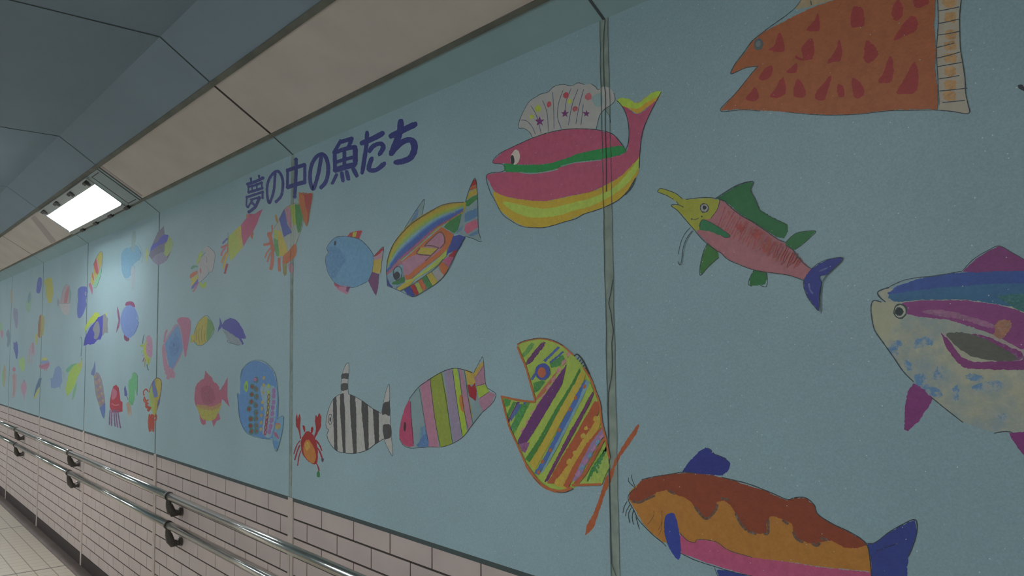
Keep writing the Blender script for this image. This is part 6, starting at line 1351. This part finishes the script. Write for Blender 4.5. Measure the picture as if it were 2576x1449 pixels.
  ('body', None, 0, [(0,1,1,85,101,180,0,-297,170,-213,213,16,218,214,195,302,142,255,72,206,9,251,-45,163,-107,58,-169,-107,-216,-256,-191,-299,-74,-272,60),
(1,1,0,107,150,134,72,-322,131,-329,-19,-288,-170),]),
  ('eye', None, 0, [(0,0,0,154,173,181,0,218,107,217,99,212,92,204,87,194,84,182,83,170,85,158,89,149,96,143,103,140,112,141,120,146,127,154,132,164,135,176,136,188,134,200,130,209,123,215,116),
(0,0,0,68,78,110,0,201,108,201,104,199,101,196,98,191,96,186,96,181,97,176,99,172,102,169,106,168,110,168,114,170,118,174,120,178,122,183,122,188,121,193,119,197,116,200,112),]),
 ]),
 ('painted_squid', 'squid with a pink and red striped hood over a cream face', 'painted squid', -6.691, 1.818, [13.78, 0.375, -0.689, -2.996], [
  ('hood', 'pink hood with red stripes', 0, [(0,0,1,165,151,160,0,-333,-36,-211,82,-57,190,137,221,335,180,336,67,378,-69),
(0,0,2,175,117,120,0,-26,-50,23,84,239,186,313,153,256,43,172,-59),
(0,1,1,122,164,167,0,328,131,459,88,449,19,377,-62),
(1,1,0,111,134,141,72,-211,82,-57,190,137,221,350,165,365,-68),]),
  ('face', 'cream face', 0, [(0,0,1,176,178,177,0,-367,-42,378,-73,389,-161,290,-234,62,-230,-146,-168),
(1,1,0,122,128,131,72,-332,-43,378,-73),]),
  ('fin', 'grey fin', 0, [(0,0,1,131,141,150,0,-485,53,-373,3,-367,-42,-431,-90,-494,-36),]),
 ]),
 ('painted_fish', 'plain yellow oblong fish near the top of the fifth panel', 'painted fish', -7.294, 1.925, [16.012, 0.458, -0.947, -3.241], [
  ('body', None, 0, [(0,0,1,173,173,79,0,-277,191,48,207,265,161,336,26,373,-82,257,-213,30,-210,-182,-83,-245,78),]),
  ('tail_fin', None, 0, [(0,0,1,169,171,88,0,-406,199,-242,172,-263,95,-372,134),]),
 ]),
 ('painted_fish', 'small dark blue oval fish left of the plain yellow fish', 'painted fish', -7.707, 1.992, [17.637, 0.52, -1.129, -3.409], [
  ('body', None, 0, [(0,1,1,90,104,178,0,-225,-88,-141,88,23,134,220,95,237,-18,105,-131,-107,-128),
(1,1,0,133,153,195,97,8,61,4,-20),]),
 ]),
 ('painted_fish', 'brown and yellow leaf-shaped fish on a panel joint', 'painted fish', -7.583, 1.614, [17.076, 0.499, -0.363, -3.313], [
  ('body', 'brown side', 0, [(0,0,2,141,96,73,0,-229,86,-125,228,37,254,22,79,-26,-151,-199,-109),]),
  ('fin', 'yellow side', 0, [(0,0,2,161,157,97,0,13,247,285,214,343,87,249,-84,-11,-143,5,80),
(0,1,1,167,168,100,0,-355,-90,-207,-60,-234,-156,-304,-253),]),
 ]),
 ('painted_fish', 'round pink fish with a yellow and blue crest', 'painted fish', -7.383, 1.33, [16.251, 0.468, 0.191, -3.201], [
  ('body', 'pink body', 0, [(0,1,1,173,121,143,0,-426,-21,-40,0,378,43,409,-18,205,-74,-108,-79,-353,-67),
(1,1,0,153,87,103,97,-315,-43,42,-22,346,7),
(1,1,0,165,128,136,193,49,-69,70,-107),
(1,1,0,165,128,136,193,218,-58,240,-107),]),
  ('crest', 'blue and yellow crest', 0, [(0,1,1,124,144,188,0,-269,29,27,78,339,57,267,26,-159,-2),
(0,1,1,180,184,88,0,-225,64,-17,112,245,72,-9,59),]),
 ]),
 ('painted_fish', 'grey-blue boat-shaped fish with ragged fins, left of the yellow-green fish', 'painted fish', -6.853, 1.237, [14.264, 0.394, 0.347, -2.989], [
  ('body', None, 0, [(0,0,1,120,144,183,0,-535,-18,-387,-29,-194,138,45,178,255,130,305,3,345,-53,219,-113,206,-171,121,-138,-153,-169,-476,-177),]),
  ('fin', 'pale fin', 0, [(0,1,0,148,171,176,0,292,102,426,91,498,36,405,-9,329,18),]),
 ]),
 ('painted_fish', 'yellow-green fish diving with a green fin, at the right of the fifth panel', 'painted fish', -6.306, 1.24, [12.363, 0.323, 0.318, -2.783], [
  ('body', 'lime body', 0, [(0,0,1,157,189,91,0,453,270,327,223,-53,198,-345,63,-456,-64,-540,-164,-399,-270,-189,-193,42,-103,205,22,369,105,473,185),
(0,0,1,171,175,100,0,451,290,354,236,242,208,421,145,494,198),]),
  ('fin', 'green fin', 0, [(0,1,1,107,168,134,0,-511,123,-174,197,183,221,-50,178,-379,83,-507,95),]),
  ('fin', 'green belly fin', 0, [(0,0,1,120,173,137,0,211,-31,165,-139,60,-250,-84,-310,-38,-187,72,-102),]),
  ('tail_fin', 'grey-green tail tip', 0, [(0,0,0,111,148,146,0,392,309,491,277,438,250),]),
 ]),
 ('painted_eel', 'thin dark green eel-like creature beside a panel joint', 'painted eel', -6.115, 1.463, [11.765, 0.301, -0.055, -2.736], [
  ('body', None, 0, [(1,1,1,101,137,136,266,-65,128,3,131,44,67,43,-25,15,-130),]),
 ]),
 ('painted_fish', 'thin navy fish with a yellow belly on the joint between the fifth and sixth panels', 'painted fish', -7.623, 1.125, [17.147, 0.503, 0.601, -3.266], [
  ('body', 'navy back', 0, [(0,0,1,84,115,142,0,75,171,310,185,211,60,-19,-9,-211,-93,-321,-192,-319,-98,-151,49),]),
  ('belly', 'yellow belly', 0, [(0,0,1,178,181,95,0,135,35,108,-50,-158,-169,-325,-169,-94,-50),]),
 ]),
 ('painted_fish', 'pale green and blue feathery fish on the sixth panel', 'painted fish', -8.166, 1.873, [19.497, 0.592, -0.935, -3.57], [
  ('body', None, 0, [(0,1,2,138,179,156,0,-265,-12,-98,97,69,188,261,111,287,-54,87,-194,-99,-170,-267,-113),
(0,1,2,116,151,170,0,-98,97,118,168,184,33,-32,-23),]),
 ]),
 ('painted_fish', 'dull mauve fish, second from the top on the left side of the sixth panel', 'painted fish', -8.821, 1.749, [22.325, 0.702, -0.72, -3.805], [
  ('body', None, 0, [(0,1,2,135,142,170,0,-301,190,-142,193,180,144,261,-26,188,-182,34,-187,-150,-49,-277,63),]),
 ]),
 ('painted_fish', 'navy spindle-shaped fish with a narrow tail on the sixth panel', 'painted fish', -8.763, 1.446, [22.001, 0.69, -0.036, -3.74], [
  ('body', None, 0, [(0,0,1,93,108,169,0,-296,40,-133,128,67,170,234,90,286,-31,180,-170,56,-162,-100,-49),
(0,0,1,93,108,169,0,-297,156,-135,137,-151,57,-260,76),]),
 ]),
 ('painted_fish', 'pale lime oval fish below the navy spindle-shaped fish', 'painted fish', -8.41, 1.316, [20.428, 0.629, 0.244, -3.588], [
  ('body', None, 0, [(0,1,1,155,190,127,0,-339,57,-37,127,204,112,315,13,213,-105,7,-126,-252,-37),]),
 ]),
 ('painted_jellyfish', 'faint pink and red striped jellyfish with trailing lines', 'painted jellyfish', -7.979, 1.416, [18.634, 0.559, 0.028, -3.438], [
  ('body', None, 0, [(0,1,2,171,156,168,0,-103,142,153,181,293,108,339,-19,148,-51,-40,29),
(0,1,2,171,131,148,0,68,174,242,164,244,45,140,-3),]),
  ('tentacle', None, 0, [(1,1,1,159,170,151,188,-342,-37,-272,-184),]),
  ('tentacle', None, 0, [(1,1,1,173,152,163,188,-181,78,-156,-183),]),
  ('tentacle', None, 0, [(1,1,1,171,158,163,188,12,-20,82,-180),]),
  ('tentacle', None, 0, [(1,1,1,173,149,166,188,-97,110,-115,-53),]),
 ]),
 ('painted_shrimp', 'long red and pink shrimp-like creature near the bottom of the sixth panel', 'painted shrimp', -8.795, 1.141, [22.08, 0.694, 0.646, -3.709], [
  ('head', 'red head', 0, [(0,1,1,177,122,143,0,-261,240,-142,287,70,272,79,220,-128,207),]),
  ('body', 'striped body', 0, [(0,0,2,169,152,156,0,-305,133,-19,192,247,145,255,-62,141,-222,70,-286,-193,-289,-121,-110),
(1,1,2,173,122,119,211,-65,156,2,-36,-21,-246),]),
 ]),
 ('painted_fish', 'plain pink fish with a pointed tail, right of the shrimp-like creature', 'painted fish', -8.272, 1.093, [19.793, 0.604, 0.713, -3.506], [
  ('body', None, 0, [(0,1,1,175,143,163,0,-301,67,-94,140,140,138,274,52,172,-50,14,-105,-255,-33),]),
  ('tail_fin', None, 0, [(0,0,0,165,145,163,0,-26,-90,132,-84,84,-185,10,-188),
(0,0,0,152,136,153,0,-94,140,-8,189,140,138),]),
 ]),
 ('painted_fish', 'thin orange and green upright fish at the top of the seventh panel', 'painted fish', -9.119, 1.958, [23.726, 0.757, -1.229, -3.948], [
  ('body', None, 0, [(0,0,2,161,161,144,0,-191,126,-56,182,152,69,180,-78,91,-183,-38,-85),]),
 ]),
 ('painted_fish', 'green fish with a pink tail at the far left edge of the mural', 'painted fish', -9.672, 1.648, [26.293, 0.859, -0.534, -4.115], [
  ('body', None, 0, [(0,1,2,138,181,144,0,-233,128,-55,172,148,80,168,-16,-141,-10),]),
  ('tail_fin', None, 0, [(0,0,1,182,131,151,0,-170,10,205,-17,220,-93,115,-172,-58,-108),]),
 ]),
 ('painted_fish', 'blurred grey-blue fish on the left joint of the sixth panel', 'painted fish', -9.23, 1.564, [24.159, 0.775, -0.314, -3.934], [
  ('body', None, 0, [(0,1,2,114,142,160,0,-263,87,-17,175,193,79,251,-49,52,-175,-126,-138,-94,-8),]),
 ]),
 ('painted_fish', 'upright leaf-shaped fish striped orange and green near the far bottom left', 'painted fish', -9.427, 1.19, [25.008, 0.809, 0.571, -3.954], [
  ('body', None, 0, [(0,0,2,165,154,131,0,-210,65,52,238,219,166,263,-54,113,-234,-96,-195,-243,-67),
(0,1,2,136,176,134,0,-218,-10,-46,143,47,-23,26,-209,-167,-141),]),
 ]),
 ('painted_fish', 'small yellow fish between the brown leaf-shaped fish and the faint jellyfish', 'painted fish', -7.748, 1.533, [17.717, 0.524, -0.207, -3.365], [
  ('body', None, 0, [(0,1,1,174,179,115,0,-131,65,91,85,118,14,35,-88,-69,-63),]),
 ]),
]

def crom(p, closed, n):
    m = len(p)
    if m < 3: return list(p)
    out = []
    for i in range(m if closed else m-1):
        if closed: a, b, c, d = p[i-1], p[i], p[(i+1) % m], p[(i+2) % m]
        else: a, b, c, d = p[max(i-1, 0)], p[i], p[i+1], p[min(i+2, m-1)]
        for j in range(n):
            t = j/n
            out.append(tuple(.5*((2*b[k])+(-a[k]+c[k])*t+(2*a[k]-5*b[k]+4*c[k]-d[k])*t*t+(-a[k]+3*b[k]-3*c[k]+d[k])*t**3) for k in (0, 1)))
    if not closed: out.append(p[-1])
    return out
def resample(p, closed, step):
    out = []; m = len(p)
    for i in range(m if closed else m-1):
        a, b = p[i], p[(i+1) % m]; d = math.hypot(b[0]-a[0], b[1]-a[1]); n = max(1, int(d/step))
        for j in range(n): out.append((a[0]+(b[0]-a[0])*j/n, a[1]+(b[1]-a[1])*j/n))
    if not closed: out.append(p[-1])
    return out
def tri(poly):
    from mathutils.geometry import tessellate_polygon
    return tessellate_polygon([[Vector((x, 0, z)) for x, z in poly]])
NSHAPE = [0]
def build_creature(name, label, cat, ox, oz, J, parts):
    root = link(name, None, loc=(ox, YW, oz)); root.empty_display_size = .05
    tag(root, label, cat)
    detJ = J[0]*J[3]-J[1]*J[2]
    inv = (J[3]/detJ, -J[1]/detJ, -J[2]/detJ, J[0]/detJ)
    pxmm = math.sqrt(abs(detJ))
    step = max(2.5, 3.0*pxmm) / 1000; jit = min(.0011, .30*pxmm/1000+.0004)
    last = None; placed = []
    for pname, plabel, sub, data in parts:
        mb = MB()
        for row in data:
            line, sm, tex = row[:3]
            col = tuple(srgb2lin(q/255) for q in row[3:6]) + (1.0,)
            v = [q/2000.0 for q in row[7:]]; p = list(zip(v[0::2], v[1::2]))
            NSHAPE[0] += 1
            xs = [q[0] for q in p]; zs = [q[1] for q in p]; m_ = .004
            bb = (min(xs)-m_, max(xs)+m_, min(zs)-m_, max(zs)+m_)      # coats of paint: a shape lies one coat above what it overlaps
            layer = 1 + max([3] + [l for l, c in placed if bb[0] < c[1] and bb[1] > c[0] and bb[2] < c[3] and bb[3] > c[2]])
            placed.append((layer, bb))
            rr = random.Random(NSHAPE[0]); y = -.00005*layer
            ja = jit*(1.0 if tex == 0 else 1.25 if tex == 1 else 1.8 if tex == 2 else 3.2 if tex == 4 else 1.0)
            if not line:
                q = crom(p, True, 5) if sm else p
                q = resample(q, True, step)
                q = [(a+rr.gauss(0, ja*.6), b+rr.gauss(0, ja*.6)) for a, b in q]
                if len(q) < 3: continue
                for t in tri(q):
                    t = list(t); A, B, C_ = (q[i] for i in t)
                    ar = (B[0]-A[0])*(C_[1]-A[1])-(B[1]-A[1])*(C_[0]-A[0])
                    if abs(ar) < 1e-10: continue
                    if ar < 0: A, B = B, A
                    mb.face([(A[0], y, A[1]), (B[0], y, B[1]), (C_[0], y, C_[1])], tex, col)
            else:
                w = row[6]/200
                q = crom(p, False, 6) if sm else p
                q = resample(q, False, step)
                if len(q) < 2: continue
                Ls, Rs = [], []
                for i in range(len(q)):
                    a, b = q[max(i-1, 0)], q[min(i+1, len(q)-1)]
                    tx, tz = (b[0]-a[0])*1000, (b[1]-a[1])*1000
                    ix, iy = inv[0]*tx+inv[1]*tz, inv[2]*tx+inv[3]*tz; l = math.hypot(ix, iy) or 1
                    nx, ny = -iy/l, ix/l
                    ww = w*(1+rr.uniform(-1, 1)*min(.22, .35/max(w, .1))) * (.75 if i in (0, len(q)-1) else 1)
                    dx, dz = (J[0]*nx+J[1]*ny)*ww/1000, (J[2]*nx+J[3]*ny)*ww/1000
                    Ls.append((q[i][0]+dx, q[i][1]+dz)); Rs.append((q[i][0]-dx, q[i][1]-dz))
                for i in range(len(q)-1):
                    fc = [Rs[i], Rs[i+1], Ls[i+1], Ls[i]]
                    mb.face([(a, y, b) for a, b in fc], tex, col)
        if not mb.f: continue
        me = mb.mesh(pname, M_PAINT)
        o = link(pname, me, last if (sub and last) else root)
        if plabel: o['label'] = plabel
        if not sub: last = o
for a in ART: build_creature(*a)
